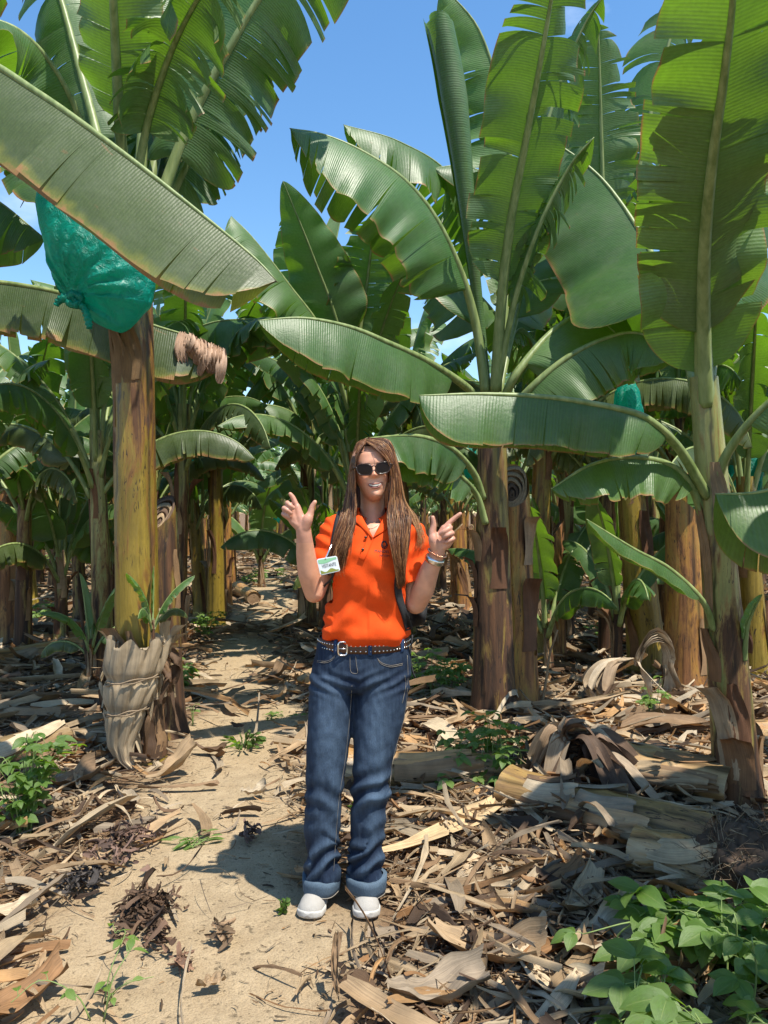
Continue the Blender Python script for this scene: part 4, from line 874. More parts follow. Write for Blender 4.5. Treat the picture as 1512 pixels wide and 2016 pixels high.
log(G3(1105, 1530, .13), G3(1440, 1600, .13), .15, .15, 'log', 404, 'big flattened tan stem reaching from the bundle to the slim right-hand plant', squash=.6, wr=.07, flaps=20)
log(G3(-110, 1560, .10), G3(120, 1478, .09), .13, .10, 'log_g', 405, 'grey weathered fallen stem at the left edge above the bean plant', squash=.7, flaps=5)
log(G3(140, 1478, .05), G3(225, 1462, .05), .05, .045, 'log_g', 406, 'short thin grey log between the grey stem and the tied husks', flaps=2)
log(G3(-20, 1330, .10), G3(170, 1290, .10), .10, .09, 'log', 407, 'orange tan fallen stem left of the thick yellow stem', flaps=6)
log(G3(568, 1245, .10), G3(660, 1232, .10), .10, .10, 'log', 408, 'short tan log beside the left elbow of the person', flaps=1)
log(G3(470, 1172, .1), G3(500, 1192, .1), .11, .10, 'log', 409, 'small stubby log on the far path', flaps=0)
log(G3(60, 1275, .07), G3(200, 1262, .07), .07, .06, 'log', 410, 'thin tan fallen stem behind the one left of the yellow stem', flaps=3)
log(G3(1380, 1265, .08), G3(1560, 1250, .08), .08, .08, 'log_g', 411, 'grey fallen stem behind the slim right-hand plant', flaps=3)
log(G3(1480, 1480, .07), G3(1560, 1470, .07), .07, .07, 'log', 412, 'pale fallen stem cut by the right edge', flaps=3)
# loose strips lying over the fallen stems
xm = MB(); _R = np.random.RandomState(9); _xy = np.stack([_R.uniform(.45, 1.55, 170), _R.uniform(3.2, 4.9, 170)], -1)
G, c = strips(170, 19, _xy, (.15, .45), (.02, .08), (.03, .15), tilt=.22, curlL=1.6); multi(xm, G, c)
tag(xm.build('dry_strips', M['dry']), 'loose dry leaf strips draped over the fallen stems at the right', 'leaf litter', kind='stuff')
# root ball
def root_ball(px, py, r, label):
    x, y = PG(px, py); c = empty('root_ball', (x, y, gz(x, y) + r * .75), label, 'root ball'); G = np.zeros((40, 60, 3))
    for i in range(40):
        p = math.pi * i / 39
        for j in range(60):
            t = 2 * math.pi * j / 60; d = Vector((math.sin(p) * math.cos(t), math.sin(p) * math.sin(t), math.cos(p)))
            k = r * (1 + .16 * mnoise.noise(d * 2.5) + .12 * mnoise.noise(d * 8) + .06 * mnoise.noise(d * 22)); G[i, j] = (d.x * k * 1.25, d.y * k, d.z * k * .95)
    mb = MB(); mb.grid(G, closeV=True, col=(.085, .052, .032)); mb.build('root_mass', M['husk'], c)
    R = np.random.RandomState(4); N = 700; d = R.normal(0, 1, (N, 3)); d[:, 2] = np.abs(d[:, 2]) * .8 + .05; d /= np.linalg.norm(d, axis=1)[:, None]
    fb = MB()
    for k in range(N):
        p = d[k] * r * (1.22, .98, .95)[0]; p = np.array([d[k, 0] * r * 1.25, d[k, 1] * r, d[k, 2] * r * .95]); tdir = R.normal(0, 1, 3); l = R.uniform(.01, .055)
        q = [p, p + (d[k] * .4 + tdir * .5) * l * .5, p + (d[k] * .5 + tdir) * l * .9]; fb.tube(q, [R.uniform(.001, .003), .0014, .0006], 4, col=[(.10, .06, .035), (.22, .15, .09), (.32, .24, .15)][R.randint(3)], cap=False)
    fb.build('root_fibres', M['husk'], c); return c
root_ball(1480, 1765, .16, 'dark fibrous root ball at the right edge above the bean vine')
# dark knotted bundle and pale looped bundle of dry leaves
def bundle(px, py, label, seed, h, spread, ndark, cols, swirl=True):
    x, y = PG(px, py); c = empty('dry_leaf_bundle', (x, y, gz(x, y)), label, 'leaf bundle'); R = random.Random(seed); mb = MB()
    for k in range(ndark):
        a = R.uniform(-1.3, .5) if k % 3 else R.uniform(2.4, 4.2); l = spread * (R.uniform(.5, 1.5) if k % 3 else R.uniform(.4, .8)); top = (R.uniform(-.12, .10), R.uniform(-.05, .05), h * R.uniform(.55, 1.05))
        ribbon(mb, [top, (math.cos(a) * l * .35, math.sin(a) * l * .3, h * R.uniform(.75, 1.1)), (math.cos(a) * l * .8, math.sin(a) * l * .6, h * R.uniform(.3, .5)), (math.cos(a) * l * 1.15, math.sin(a) * l * .8, .03)], R.uniform(.05, .13), R.choice(cols), roll=R.uniform(-.6, .6), tw=R.uniform(-1, 1))
    mb.build('hanging_strips', M['husk'], c)
    if swirl:
        sb = MB()
        for k in range(3):
            pts = [((.095 - .010 * q) * math.cos(q * .62 + k), -.07 + .02 * k + .004 * q, h + .0 + (.095 - .010 * q) * math.sin(q * .62 + k)) for q in range(9)]
            ribbon(sb, pts, .09, cols[k % len(cols)], up=(0, 1, 0), roll=1.57, tw=0)
        sb.build('coil', M['husk'], c)
    return c
bundle(1125, 1570, 'dark coiled bundle of dry leaves lying on the olive fallen stem', 21, .31, .36, 46, [(.13, .08, .05), (.22, .14, .09), (.36, .27, .18), (.09, .055, .035), (.30, .20, .12)])
def loops(px, py, label, seed):
    x, y = PG(px, py); c = empty('dry_leaf_bundle', (x, y, gz(x, y)), label, 'leaf bundle'); R = random.Random(seed); mb = MB(); sb = MB()
    cols = [(.42, .32, .21), (.30, .21, .13), (.50, .40, .28), (.20, .12, .07)]
    for k in range(16):
        a = R.uniform(-.5, .5); r = R.uniform(.12, .2); cx = -.10 + R.uniform(-.03, .03)
        ribbon(mb, [(cx + r * .3, -.05, .34), (cx - r * .6, -.10 + a * .1, .33), (cx - r * 1.2, -.12 + a * .3, .20), (cx - r * 1.1, -.12 + a * .3, .08), (cx - r * .3, -.10, .02)], R.uniform(.05, .1), R.choice(cols), roll=R.uniform(-.3, .3), tw=R.uniform(-.4, .4))
    mb.build('bunched_strips', M['husk'], c)
    for k in range(7):
        ribbon(sb, [(0, -.1, .30), (.03, -.12, .44), (.12, -.13, .50 + .01 * k), (.22, -.11, .44), (.24, -.08, .28), (.16 + .03 * k, -.05, .10), (.2 + .03 * k, -.05, .02)], .085, R.choice(cols[:3]), roll=.2 * k - .4, tw=R.uniform(-.4, .4))
    ribbon(sb, [(0, -.12, .36), (.05, -.16, .22), (.07, -.17, .06)], .09, cols[2], roll=.2)
    sb.build('arched_strips', M['husk'], c)
    tb = MB(); tb.tube(catmull([(-.02, -.1, .34), (.14, -.17, .16), (.30, -.22, .03), (.45, -.4, .01)], 20)[0], .006, 5, col=(.55, .45, .32)); tb.build('tie_string', M['husk'], c)
    return c
loops(1245, 1385, 'pale looped ball of dry leaf strips in front of the leaning yellow cut stem', 31)
# tied husk wrapped down the front of plant A
def tied_husk():
    cen = [(272, 1262, 58), (266, 1300, 56), (260, 1340, 50), (252, 1385, 42), (243, 1430, 33), (238, 1465, 25), (246, 1496, 16), (268, 1516, 13), (296, 1516, 12), (312, 1506, 9), (306, 1498, 5)]
    ys = np.linspace(0, 1, 70); C = np.array([(a, b) for a, b, r in cen], float); r = np.array([r_ for _, _, r_ in cen], float); k = np.linspace(0, 1, len(cen))
    px = np.interp(ys, k, C[:, 0]); py = np.interp(ys, k, C[:, 1]); rr = np.interp(ys, k, r); Y0 = 4.28
    n = 60; G = np.zeros((70, n, 3)); th = np.linspace(0, 2 * math.pi, n, endpoint=False)
    for i in range(70):
        p = P(px[i], py[i], Y0) - pA.location; ra = rr[i] / F * Y0
        tie = 1 - .14 * math.exp(-((py[i] - 1335) / 9) ** 2) - .14 * math.exp(-((py[i] - 1398) / 9) ** 2)
        for j in range(n):
            t = th[j] + i * .02; q = ra * tie * (1 + .07 * math.sin(9 * t) + .05 * math.sin(17 * t + i * .05) + .05 * n2(math.cos(t) * 2, math.sin(t) * 2, i * .06))
            G[i, j] = (p.x + q * math.cos(th[j]), p.y + q * .85 * math.sin(th[j]) + .0, p.z + (.03 * math.sin(7 * t) if i == 0 else 0))
    mb = MB(); mb.grid(G, closeV=True, col=(.44, .34, .22)); mb.build('tied_husk', M['husk'], pA)
    tb = MB()
    for yy, rx, cx in ((1335, 56, 262), (1398, 45, 251)):
        c0 = P(cx, yy, Y0) - pA.location; rr_ = rx / F * Y0 * .93
        for z_ in (-.004, .005): tb.tube([(c0.x + rr_ * math.cos(t), c0.y + rr_ * .88 * math.sin(t), c0.z + z_ + .02 * math.cos(t) + .006 * math.sin(5 * t + z_ * 300)) for t in np.linspace(0, 6.283, 40)], .004, 6, col=(.30, .22, .14), cap=False)
    tb.build('twine', M['husk'], pA)
tied_husk()
# withered dark bract heap on the path and other dark bits
def heap_old(px, py, sx, seed, n, label, col0=(.075, .042, .040), name='withered_bract', cat='withered bract'):
    x, y = PG(px, py); c = empty(name, (x, y, gz(x, y)), label, cat); R = random.Random(seed); mb = MB()
    for k in range(n):
        a = R.uniform(0, 6.28); r = sx * R.random() ** .6; cx, cy = math.cos(a) * r * .7, math.sin(a) * r; cz = R.uniform(.01, .07) * (1 - r / sx) + .015; s = R.uniform(.018, .042)
        G = np.zeros((12, 16, 3)); b = R.uniform(0, 3); tl = R.uniform(-.5, .5)
        for i in range(12):
            p = math.pi * i / 11
            for j in range(16):
                t = 2 * math.pi * j / 16; d = Vector((math.sin(p) * math.cos(t), math.sin(p) * math.sin(t), math.cos(p)))
                kk = s * (1 + .55 * mnoise.noise(d * 2.2 + Vector((k, 0, 0))) + .1 * math.sin(7 * t)); v = Vector((d.x * kk * 1.5, d.y * kk * .8, d.z * kk * .6)); v.rotate(Matrix.Rotation(b, 3, 'Z')); G[i, j] = (cx + v.x, cy + v.y, cz + v.z + tl * v.x)
        f = R.uniform(.7, 1.7); mb.grid(G, closeV=True, col=(col0[0] * f, col0[1] * f, col0[2] * f))
    o = mb.build('bract_mass', M['husk'], c); return c
def heap(px, py, sx, seed, n, label, col0=(.070, .041, .024), name='withered_bract', cat='withered bract'):
    x, y = PG(px, py); R = np.random.RandomState(seed); N = n * 5; xy = R.normal(0, 1, (N, 2)) * np.array((sx * .42, sx * .6)); d = np.hypot(xy[:, 0], xy[:, 1]) / sx
    G, c = strips(N, seed, xy + np.array((x, y)), (.03, .085), (.014, .040), (0, .05), tilt=.5, curlL=2.2, curlW=3.5)
    G[..., 2] += (R.rand(N) * np.clip(.07 * (1 - d * .8), .002, 1))[:, None, None] * (sx / .12); G -= np.array((x, y, gz(x, y)))
    c = np.array(col0)[None] * R.uniform(.7, 2.6, (N, 1)); mb = MB(); multi(mb, G, c); o = mb.build(name, M['husk']); o.location = (x, y, gz(x, y)); return tag(o, label, cat)
heap(285, 1800, .105, 41, 46, 'dark brown withered banana flower heap lying on the sandy path')
heap(245, 1680, .15, 42, 24, 'row of dark shrivelled bracts at the left edge of the path', (.09, .055, .04))
heap(160, 1745, .085, 43, 14, 'black withered leaf tuft at the left on the sand', (.045, .038, .034))
heap(493, 1650, .035, 44, 6, 'little dark shrivelled lump in the middle of the path', (.10, .06, .045))
heap(318, 1855, .06, 45, 6, 'dark wrinkled bract just below the flower heap', (.08, .046, .028))
heap(440, 1850, .04, 46, 6, 'small brown curled lump left of the shoe', (.14, .09, .05))
heap(360, 1900, .02, 47, 4, 'tiny brown clod on the sand below the flower heap', (.14, .08, .05))
# dry brown scraps on the tip of the leaf behind the yellow stem
dt = MB(); _r = random.Random(8); _o = pZ.location
for _k in range(9):
    _x = 362 + _k * 9.5 + _r.uniform(-3, 3); _y = 655 + (_x - 362) * .42; _l = _r.uniform(35, 72)
    ribbon(dt, [P(_x, _y, 4.77) - _o, P(_x + _r.uniform(-6, 6), _y + _l * .5, 4.72) - _o, P(_x + _r.uniform(-10, 10), _y + _l, 4.74) - _o], _r.uniform(.07, .12), _r.choice([(.42, .27, .18), (.50, .34, .24), (.30, .18, .11)]), up=(0, 1, 0), n=14, roll=_r.uniform(-.4, .4), tw=_r.uniform(-.8, .8), cup=.12, m=9)
dt.build('withered_tip', M['husk'], pZ)
# ------------------------------------------------------------------ weeds
def leaflet(mb, p, d, up, L, W, fold=.25, droop=.3):
    d = d.normalized(); b = d.cross(up).normalized(); n = b.cross(d)
    G = np.zeros((7, 5, 3)); prof = [0.0, .62, .95, 1.0, .82, .45, .0]
    for i in range(7):
        s = i / 6
        for j in range(5):
            t = (j - 2) / 2; q = p + d * (L * (s - .1 * (abs(t) if s < .2 else 0))) + b * (t * prof[i] * W * .5) + n * (abs(t) * W * fold * prof[i] * .5 - droop * L * s * s); G[i, j] = q
    uv = np.zeros((7, 5, 2)); uv[..., 0] = np.linspace(0, L, 7)[:, None]; uv[..., 1] = np.abs(np.linspace(-1, 1, 5))[None] * .9
    mb.grid(G, uv)
def weed(px, py, R_, H, n, size, seed, label, tri=True, vine=False, cat='weed', grp='green weeds', wr=.75):
    x, y = PG(px, py); root = empty('weed_plant', (x, y, gz(x, y)), label, cat, grp); R = random.Random(seed); lf = MB(); st = MB()
    ns = max(3, n // 4)
    for k in range(ns):
        a = R.uniform(0, 6.28); r = R_ * math.sqrt(R.random()); hh = H * R.uniform(.55, 1.0) * (1 - .35 * r / R_)
        ox, oy = (math.cos(a) * r * .75, math.sin(a) * r * .75) if vine else (math.cos(a) * r * .12, math.sin(a) * r * .12)
        C, L = catmull([(ox, oy, 0), (ox + math.cos(a) * r * .2, oy + math.sin(a) * r * .2, hh * .6), (math.cos(a) * r * .8, math.sin(a) * r * .8, hh), (math.cos(a + .3) * r * 1.15, math.sin(a + .3) * r * 1.15, hh * R.uniform(.75, 1.1))], 14)
        st.tube(C, np.linspace(.0035, .0015, 14) * (size / .06) ** .5, 5)
        for q in range(max(2, n // ns)):
            i = R.randint(4, 13); p = Vector(C[i]); a2 = R.uniform(0, 6.28); d = Vector((math.cos(a2), math.sin(a2), R.uniform(-.1, .7)))
            pl_ = p + d * size * R.uniform(.4, 1.1); st.tube([p, (p + pl_) / 2 + Vector((0, 0, .006)), pl_], .0012, 4, cap=False)
            up = Vector((R.gauss(0, .3), R.gauss(0, .3) - .15, 1)); d.z = R.uniform(-.3, .2)
            S = size * R.uniform(.65, 1.2)
            leaflet(lf, pl_, d, up, S * 1.25, S * wr, droop=R.uniform(.1, .45))
            if tri:
                for sg in (-1, 1):
                    dd = d.copy(); dd.rotate(Matrix.Rotation(sg * 1.15, 3, 'Z')); leaflet(lf, pl_, dd, up, S * 1.05, S * wr * .95, droop=R.uniform(.1, .4))
    lf.build('foliage', M['weed'], root); st.build('stems', M['stem'], root); return root
weed(48, 1650, .20, .62, 84, .052, 51, 'bushy light green bean plant at the left edge of the path')
weed(1430, 2010, .36, .30, 74, .078, 52, 'big-leaved bean vine filling the bottom right corner', vine=True)
weed(1345, 1900, .20, .24, 26, .082, 53, 'bean vine runner with broad leaves left of the corner vine', vine=True)
weed(1490, 1890, .22, .22, 34, .070, 54, 'bean vine leaves climbing at the right edge over the root ball', vine=True)
weed(965, 1560, .22, .46, 84, .050, 55, 'leafy green vine at the foot of the dark brown stem', vine=True)
weed(850, 1375, .26, .42, 120, .048, 56, 'green weed patch beside the hip of the person', vine=True)
weed(350, 1375, .14, .38, 60, .042, 57, 'small green weed right of the tied husks')
weed(405, 1262, .20, .40, 80, .045, 58, 'green weed clump on the left edge of the far path')
weed(195, 1985, .20, .26, 16, .032, 59, 'sparse flowering weed on the sand at the bottom left', tri=False)
weed(375, 1668, .09, .03, 22, .05, 60, 'flat rosette weed with toothed leaves on the path', tri=False, wr=.28)
weed(560, 1410, .18, .03, 18, .025, 61, 'low green seedlings left of the knee on the path')
weed(1290, 1450, .10, .42, 30, .04, 62, 'upright weed just left of the slim right-hand stem')
weed(920, 1570, .14, .14, 16, .05, 63, 'low vine leaves in front of the tan fallen stem', vine=True)
weed(1190, 1265, .22, .3, 44, .05, 64, 'green weed between the sucker and the leaning yellow cut stem')
weed(95, 1225, .35, .3, 50, .06, 65, 'green weed patch at the far left behind the brown stems', vine=True)
weed(120, 1120, .8, .7, 90, .08, 66, 'bright green undergrowth in the gap at the left', vine=True)
weed(520, 1150, .5, .4, 60, .07, 67, 'green weeds at the far end of the path', vine=True)
weed(985, 1180, .4, .35, 50, .06, 68, 'weeds behind the dark brown stem', vine=True)
weed(380, 1432, .06, .20, 8, .035, 69, 'single slender weed on the path edge near the tied husks', tri=False)
weed(120, 1405, .14, .05, 20, .035, 70, 'low green leaves among the litter left of the tied husks')
# grass tufts
def tuft(px, py, r, h, n, seed, label):
    x, y = PG(px, py); o_ = MB(); R = random.Random(seed)
    for k in range(n):
        a = R.uniform(0, 6.28); l = h * R.uniform(.5, 1.2); ribbon(o_, [(0.3 * r * math.cos(a), .3 * r * math.sin(a), 0), (r * .6 * math.cos(a), r * .6 * math.sin(a), l * .7), (r * 1.4 * math.cos(a), r * 1.4 * math.sin(a), l * .8)], .006, (1, 1, 1), n=7, m=3)
    ob = o_.build('grass_tuft', M['weed']); ob.location = (x, y, gz(x, y)); return tag(ob, label, 'grass', 'grass tufts')
tuft(478, 1475, .10, .08, 26, 1, 'grass tuft on the path edge right of the tied husks'); tuft(700, 1625, .03, .12, 9, 2, 'few grass blades between the two trouser legs'); tuft(556, 1800, .02, .06, 6, 3, 'two or three grass blades just left of the shoe'); tuft(165, 1470, .05, .08, 14, 4, 'small grass tuft beside the short grey log')
def twig(pts, label, r=.008, col=(.30, .2, .11)):
    mb = MB(); o = Vector(P(*pts[0])); mb.tube(catmull([P(*p) - o for p in pts], 18)[0], np.linspace(r, r * .5, 18), 6, col=col); ob = mb.build('dead_stalk', M['husk']); ob.location = o; tag(ob, label, 'dead stalk', 'dead stalks')
twig([(1062, 1415, 5.3), (1075, 1340, 5.3), (1082, 1290, 5.3), (1098, 1240, 5.3)], 'thin dead stalk standing right of the dark brown stem', .012)
twig([(180, 1350, 6.2), (170, 1290, 6.2), (160, 1210, 6.2), (155, 1180, 6.2)], 'thin dark dead stalk left of the thick yellow stem', .02, (.10, .06, .035))
twig([(830, 1600, 3.55), (900, 1660, 3.3), (1000, 1680, 3.2), (1110, 1700, 3.15)], 'long orange leaf rib arching over the litter', .007, (.42, .24, .10))
twig([(1195, 1840, 2.62), (1215, 1770, 2.6), (1225, 1735, 2.6)], 'straight pale splinter sticking up beside the bean vine', .005, (.5, .38, .2))
# ------------------------------------------------------------------ the person
from mathutils.bvhtree import BVHTree
YP = 2.80
PR = empty('person', (-.16, 2.80, 0), 'person in orange polo and cuffed jeans, long brown hair, both hands raised in finger signs', 'person')
def par(o, p=None, root=None):
    """parent world-space geometry under p, whose chain starts at root"""
    o.parent = p or PR; o.matrix_parent_inverse = Matrix.Translation(-(root or PR).location) if (p is None or p in (root, PR)) else Matrix.Identity(4)
    return o
def q3(px, py, dy=0.0, Y=YP): return np.array(tuple(P(px, py, Y + dy)))
def capsule(mb, pts, rads, seg=16, sq=None):
    """closed tapered tube with round ends; pts (k,3), radii (k)"""
    n = max(8, 5 * len(pts)); C, L = catmull(pts, n); p = np.array([tuple(x) for x in pts], float)
    d = np.concatenate([[0], np.cumsum(np.linalg.norm(np.diff(p, axis=0), axis=1))]); d /= d[-1]
    r = np.interp(np.linspace(0, 1, n), d, rads)
    t0 = C[0] - C[1]; t0 /= np.linalg.norm(t0); t1 = C[-1] - C[-2]; t1 /= np.linalg.norm(t1)
    a = [.15, .45, .75, .93]
    pre = [C[0] + t0 * r[0] * math.sqrt(1 - x * x) for x in a]; post = [C[-1] + t1 * r[-1] * math.sqrt(1 - x * x) for x in a[::-1]]
    CC = np.vstack([pre, C, post]); RR = np.concatenate([[r[0] * x for x in a], r, [r[-1] * x for x in a[::-1]]])
    mb.tube(CC, RR, seg, squash=sq)
def loft(mb, rows, n=40, ex=2.0):
    """rows of (cx, cy, cz, rx, ryfront, ryback); closed by end points"""
    th = np.linspace(0, 2 * math.pi, n, endpoint=False); R = np.array(rows, float)
    k = np.linspace(0, 1, len(R)); kk = np.linspace(0, 1, len(R) * 6); R = np.stack([np.interp(kk, k, R[:, i]) for i in range(6)], -1)
    for _ in range(3): R[1:-1] = (R[:-2] + 2 * R[1:-1] + R[2:]) / 4
    G = np.zeros((len(R) + 2, n, 3)); c = np.cos(th); s = np.sin(th); c2 = np.sign(c) * np.abs(c) ** (2 / ex); s2 = np.sign(s) * np.abs(s) ** (2 / ex)
    for i, (x, y, z, rx, rf, rb_) in enumerate(R):
        G[i + 1, :, 0] = x + rx * c2; G[i + 1, :, 1] = y + np.where(s < 0, rf, rb_) * s2; G[i + 1, :, 2] = z
    G[0] = G[1].mean(0); G[-1] = G[-2].mean(0); mb.grid(G, closeV=True)
def weld(mb, voxel, smooth=4, fac=.5, name='tmp'):
    o = mb.build(name, M['rib']); m = o.modifiers.new('r', 'REMESH'); m.mode = 'VOXEL'; m.voxel_size = voxel; m.adaptivity = 0
    if smooth: s = o.modifiers.new('s', 'SMOOTH'); s.iterations = smooth; s.factor = fac
    dg = bpy.context.evaluated_depsgraph_get(); me = D.meshes.new_from_object(o.evaluated_get(dg)); D.objects.remove(o); return me
def getV(me): V = np.zeros(len(me.vertices) * 3); me.vertices.foreach_get('co', V); return V.reshape(-1, 3)
def setV(me, V): me.vertices.foreach_set('co', V.ravel()); me.update()
def getN(me): V = np.zeros(len(me.vertices) * 3); me.vertices.foreach_get('normal', V); return V.reshape(-1, 3)
def delv(me, mask):
    bm = bmesh.new(); bm.from_mesh(me); bm.verts.ensure_lookup_table(); bmesh.ops.delete(bm, geom=[bm.verts[i] for i in np.nonzero(mask)[0]], context='VERTS'); bm.to_mesh(me); bm.free()
def bisect(me, co, no):
    bm = bmesh.new(); bm.from_mesh(me); bmesh.ops.bisect_plane(bm, geom=bm.verts[:] + bm.edges[:] + bm.faces[:], plane_co=co, plane_no=no, clear_outer=True); bm.to_mesh(me); bm.free()
def smooth_rim(me, it=8):
    bm = bmesh.new(); bm.from_mesh(me)
    nb = {v: [e.other_vert(v) for e in v.link_edges if e.is_boundary] for v in bm.verts if v.is_boundary}
    for _ in range(it):
        new = {v: (v.co * 2 + sum((u.co for u in n), Vector())) / (2 + len(n)) for v, n in nb.items() if len(n) == 2}
        for v, c in new.items(): v.co = c
    bm.to_mesh(me); bm.free()
def finish(me, name, mat, p=None, col=None):
    o = D.objects.new(name, me); COL.objects.link(o); me.materials.clear(); me.materials.append(mat)
    me.polygons.foreach_set('use_smooth', np.full(len(me.polygons), True)); par(o, p)
    if col is not None:
        ca = me.color_attributes.new('col', 'FLOAT_COLOR', 'POINT'); c4 = np.ones((len(me.vertices), 4), np.float32); c4[:, :3] = col; ca.data.foreach_set('color', c4.ravel())
    return o
def thick(o, t): m = o.modifiers.new('solid', 'SOLIDIFY'); m.thickness = t; m.offset = -1; return o
def local(px, py):  # world x,z of a pixel on the person's plane
    return (px - 756) / F * YP, CAMZ - (py - 1008) / F * YP
S_ = YP / F
# materials
def mat_skin():
    k = NT('skin'); oc = k.n('TexCoord').outputs['Object']; at = k.n('VertexColor', layer_name='col').outputs[0]
    nz = k.noise(oc, 45, 4); f = k.ramp(nz, (.3, .92), (.7, 1.07)); c = k.mix(1.0, at, f, 'MULTIPLY')
    k.set(Base_Color=c, Roughness=.45); k.b.inputs['Subsurface Weight'].default_value = .12; k.b.inputs['Subsurface Radius'].default_value = (.012, .005, .003); k.b.inputs['Specular IOR Level'].default_value = .45
    k.bump(k.noise(oc, 260, 3), .12, .002); return k.m
def mat_cloth(name, c, rough=.85, wsc=900, bs=.3, attr=False):
    k = NT(name); oc = k.n('TexCoord').outputs['Object']; nz = k.noise(oc, 22, 4); f = k.ramp(nz, (.3, .9), (.7, 1.06))
    base = k.mix(1.0, k.n('VertexColor', layer_name='col').outputs[0] if attr else c, f, 'MULTIPLY')
    w = k.noise(k.mapping(oc, (wsc, wsc, wsc * .35)), 1, 2); base = k.mix(1.0, base, k.ramp(w, (.3, .8 if attr else .93), (.7, 1.2 if attr else 1.05)), 'MULTIPLY')
    k.set(Base_Color=base, Roughness=rough); k.b.inputs['Specular IOR Level'].default_value = .22; k.bump(w, bs, .002); return k.m
M['skin'] = mat_skin(); M['shirt'] = mat_cloth('orange_pique', (.76, .075, .007), bs=.25, wsc=500); M['denim'] = mat_cloth('blue_denim', None, .8, 420, .35, True)
M['hair'] = None
k = NT('brown_hair'); at = k.n('VertexColor', layer_name='col').outputs[0]; k.set(Base_Color=at, Roughness=.45); k.b.inputs['Specular IOR Level'].default_value = .5; k.b.inputs['Anisotropic'].default_value = .5; k.trans(.12, k.mix(1.0, at, (1.6, 1.1, .8), 'MULTIPLY')); M['hair'] = k.m
M['black'] = simple('black_webbing', (.012, .012, .014), .75, bump=(180, .3, .002)); M['lens'] = simple('sunglass_lens', (.012, .007, .005), .25, var=.05, spec=.12); M['frame'] = simple('tortoise_frame', (.030, .014, .008), .22)
M['shoe'] = simple('white_knit_shoe', (.33, .31, .28), .9, bump=(260, .4, .003), var=.05); M['sole'] = simple('shoe_sole', (.48, .46, .42), .6); M['leather'] = simple('brown_belt', (.075, .028, .012), .5, bump=(90, .3, .002))
M['silver'] = simple('metal_silver', (.75, .72, .68), .25, 1.0); M['gold'] = simple('rose_gold', (.80, .45, .28), .25, 1.0); M['card'] = simple('card_white', (.62, .66, .66), .35, var=.03)
M['green1'] = simple('card_green', (.22, .45, .25), .35, var=.05); M['olive1'] = simple('card_olive', (.20, .22, .03), .35, var=.1); M['ink'] = simple('black_ink', (.01, .01, .012), .5); M['thread'] = simple('thread_tan', (.24, .21, .17), .8); M['teeth'] = simple('teeth_enamel', (.60, .55, .47), .3, var=.03)
# ---- head frame
HC = q3(731.5, 926, 0); HC = np.array(((731.5 - 756) / F * 2.715, 2.80, CAMZ - (926 - 1008) / F * 2.715))
Rh = Matrix.Rotation(rad(-6.0), 3, 'Y') @ Matrix.Rotation(rad(5), 3, 'Z') @ Matrix.Rotation(rad(-3), 3, 'X')     # tilt, slight turn
Rh = np.array(Rh)
def H(x, y, z):                      # head local: x to photo right, y forward, z up
    return HC + Rh @ np.array((x, -y, z))
def Hinv(V): L = (V - HC) @ Rh; L[:, 1] *= -1; return L
hz = [-.108, -.104, -.095, -.08, -.06, -.03, 0, .03, .06, .085, .098, .104]
hw_ = [.012, .020, .029, .039, .049, .0605, .068, .070, .067, .052, .032, .012]
hf = [.050, .066, .080, .084, .085, .087, .084, .090, .083, .060, .032, .010]
hb = [-.02, -.01, .00, .02, .055, .082, .094, .099, .094, .072, .045, .02]
mb = MB(); th = np.linspace(0, 2 * math.pi, 48, endpoint=False); zz = np.linspace(-.108, .104, 60); G = np.zeros((62, 48, 3))
for i, z in enumerate(zz):
    w_, f_, b_ = (np.interp(z, hz, a) for a in (hw_, hf, hb))
    for j, t in enumerate(th):
        c, s = math.cos(t), math.sin(t); G[i + 1, j] = H(np.sign(c) * abs(c) ** .88 * w_, (f_ if s > 0 else b_) * s if s > 0 else b_ * s, z)
G[0] = G[1].mean(0); G[-1] = G[-2].mean(0); mb.grid(G, closeV=True)
# neck and torso core
capsule(mb, [H(0, -.03, -.04), q3(733, 990, .035), q3(733, 1025, .035), q3(733, 1060, .03)], [.046, .043, .048, .065], 24)
def row(py, l, r, f, b, dy=0.0): x0, z = local(l, py); x1, _ = local(r, py); return ((x0 + x1) / 2, YP + dy, z, (x1 - x0) / 2, f, b)
loft(mb, [row(1030, 690, 778, .05, .05), row(1045, 668, 802, .07, .07), row(1080, 664, 800, .085, .08), row(1140, 668, 795, .085, .08), row(1200, 660, 792, .08, .08), row(1260, 645, 790, .085, .085), row(1330, 630, 790, .09, .09), row(1350, 640, 780, .07, .07)])
capsule(mb, [q3(672, 1042, .01), q3(654, 1046, .01)], [.05, .045]); capsule(mb, [q3(795, 1046, .01), q3(812, 1056, .01)], [.05, .045])
# arms
capsule(mb, [q3(656, 1048, .01), q3(638, 1110, -.02), q3(620, 1166, -.05)], [.045, .042, .036], 24)
capsule(mb, [q3(618, 1168, -.05), q3(608, 1130, -.075), q3(602, 1090, -.095), q3(599, 1058, -.115), q3(597, 1040, -.12)], [.034, .0385, .034, .0275, .0265], 24)
capsule(mb, [q3(812, 1056, .01), q3(816, 1120, -.0), q3(818, 1188, -.03)], [.046, .044, .038], 24)
capsule(mb, [q3(820, 1188, -.03), q3(833, 1160, -.06), q3(846, 1122, -.085), q3(857, 1098, -.10), q3(862, 1082, -.105)], [.037, .0400, .034, .0285, .027], 24)
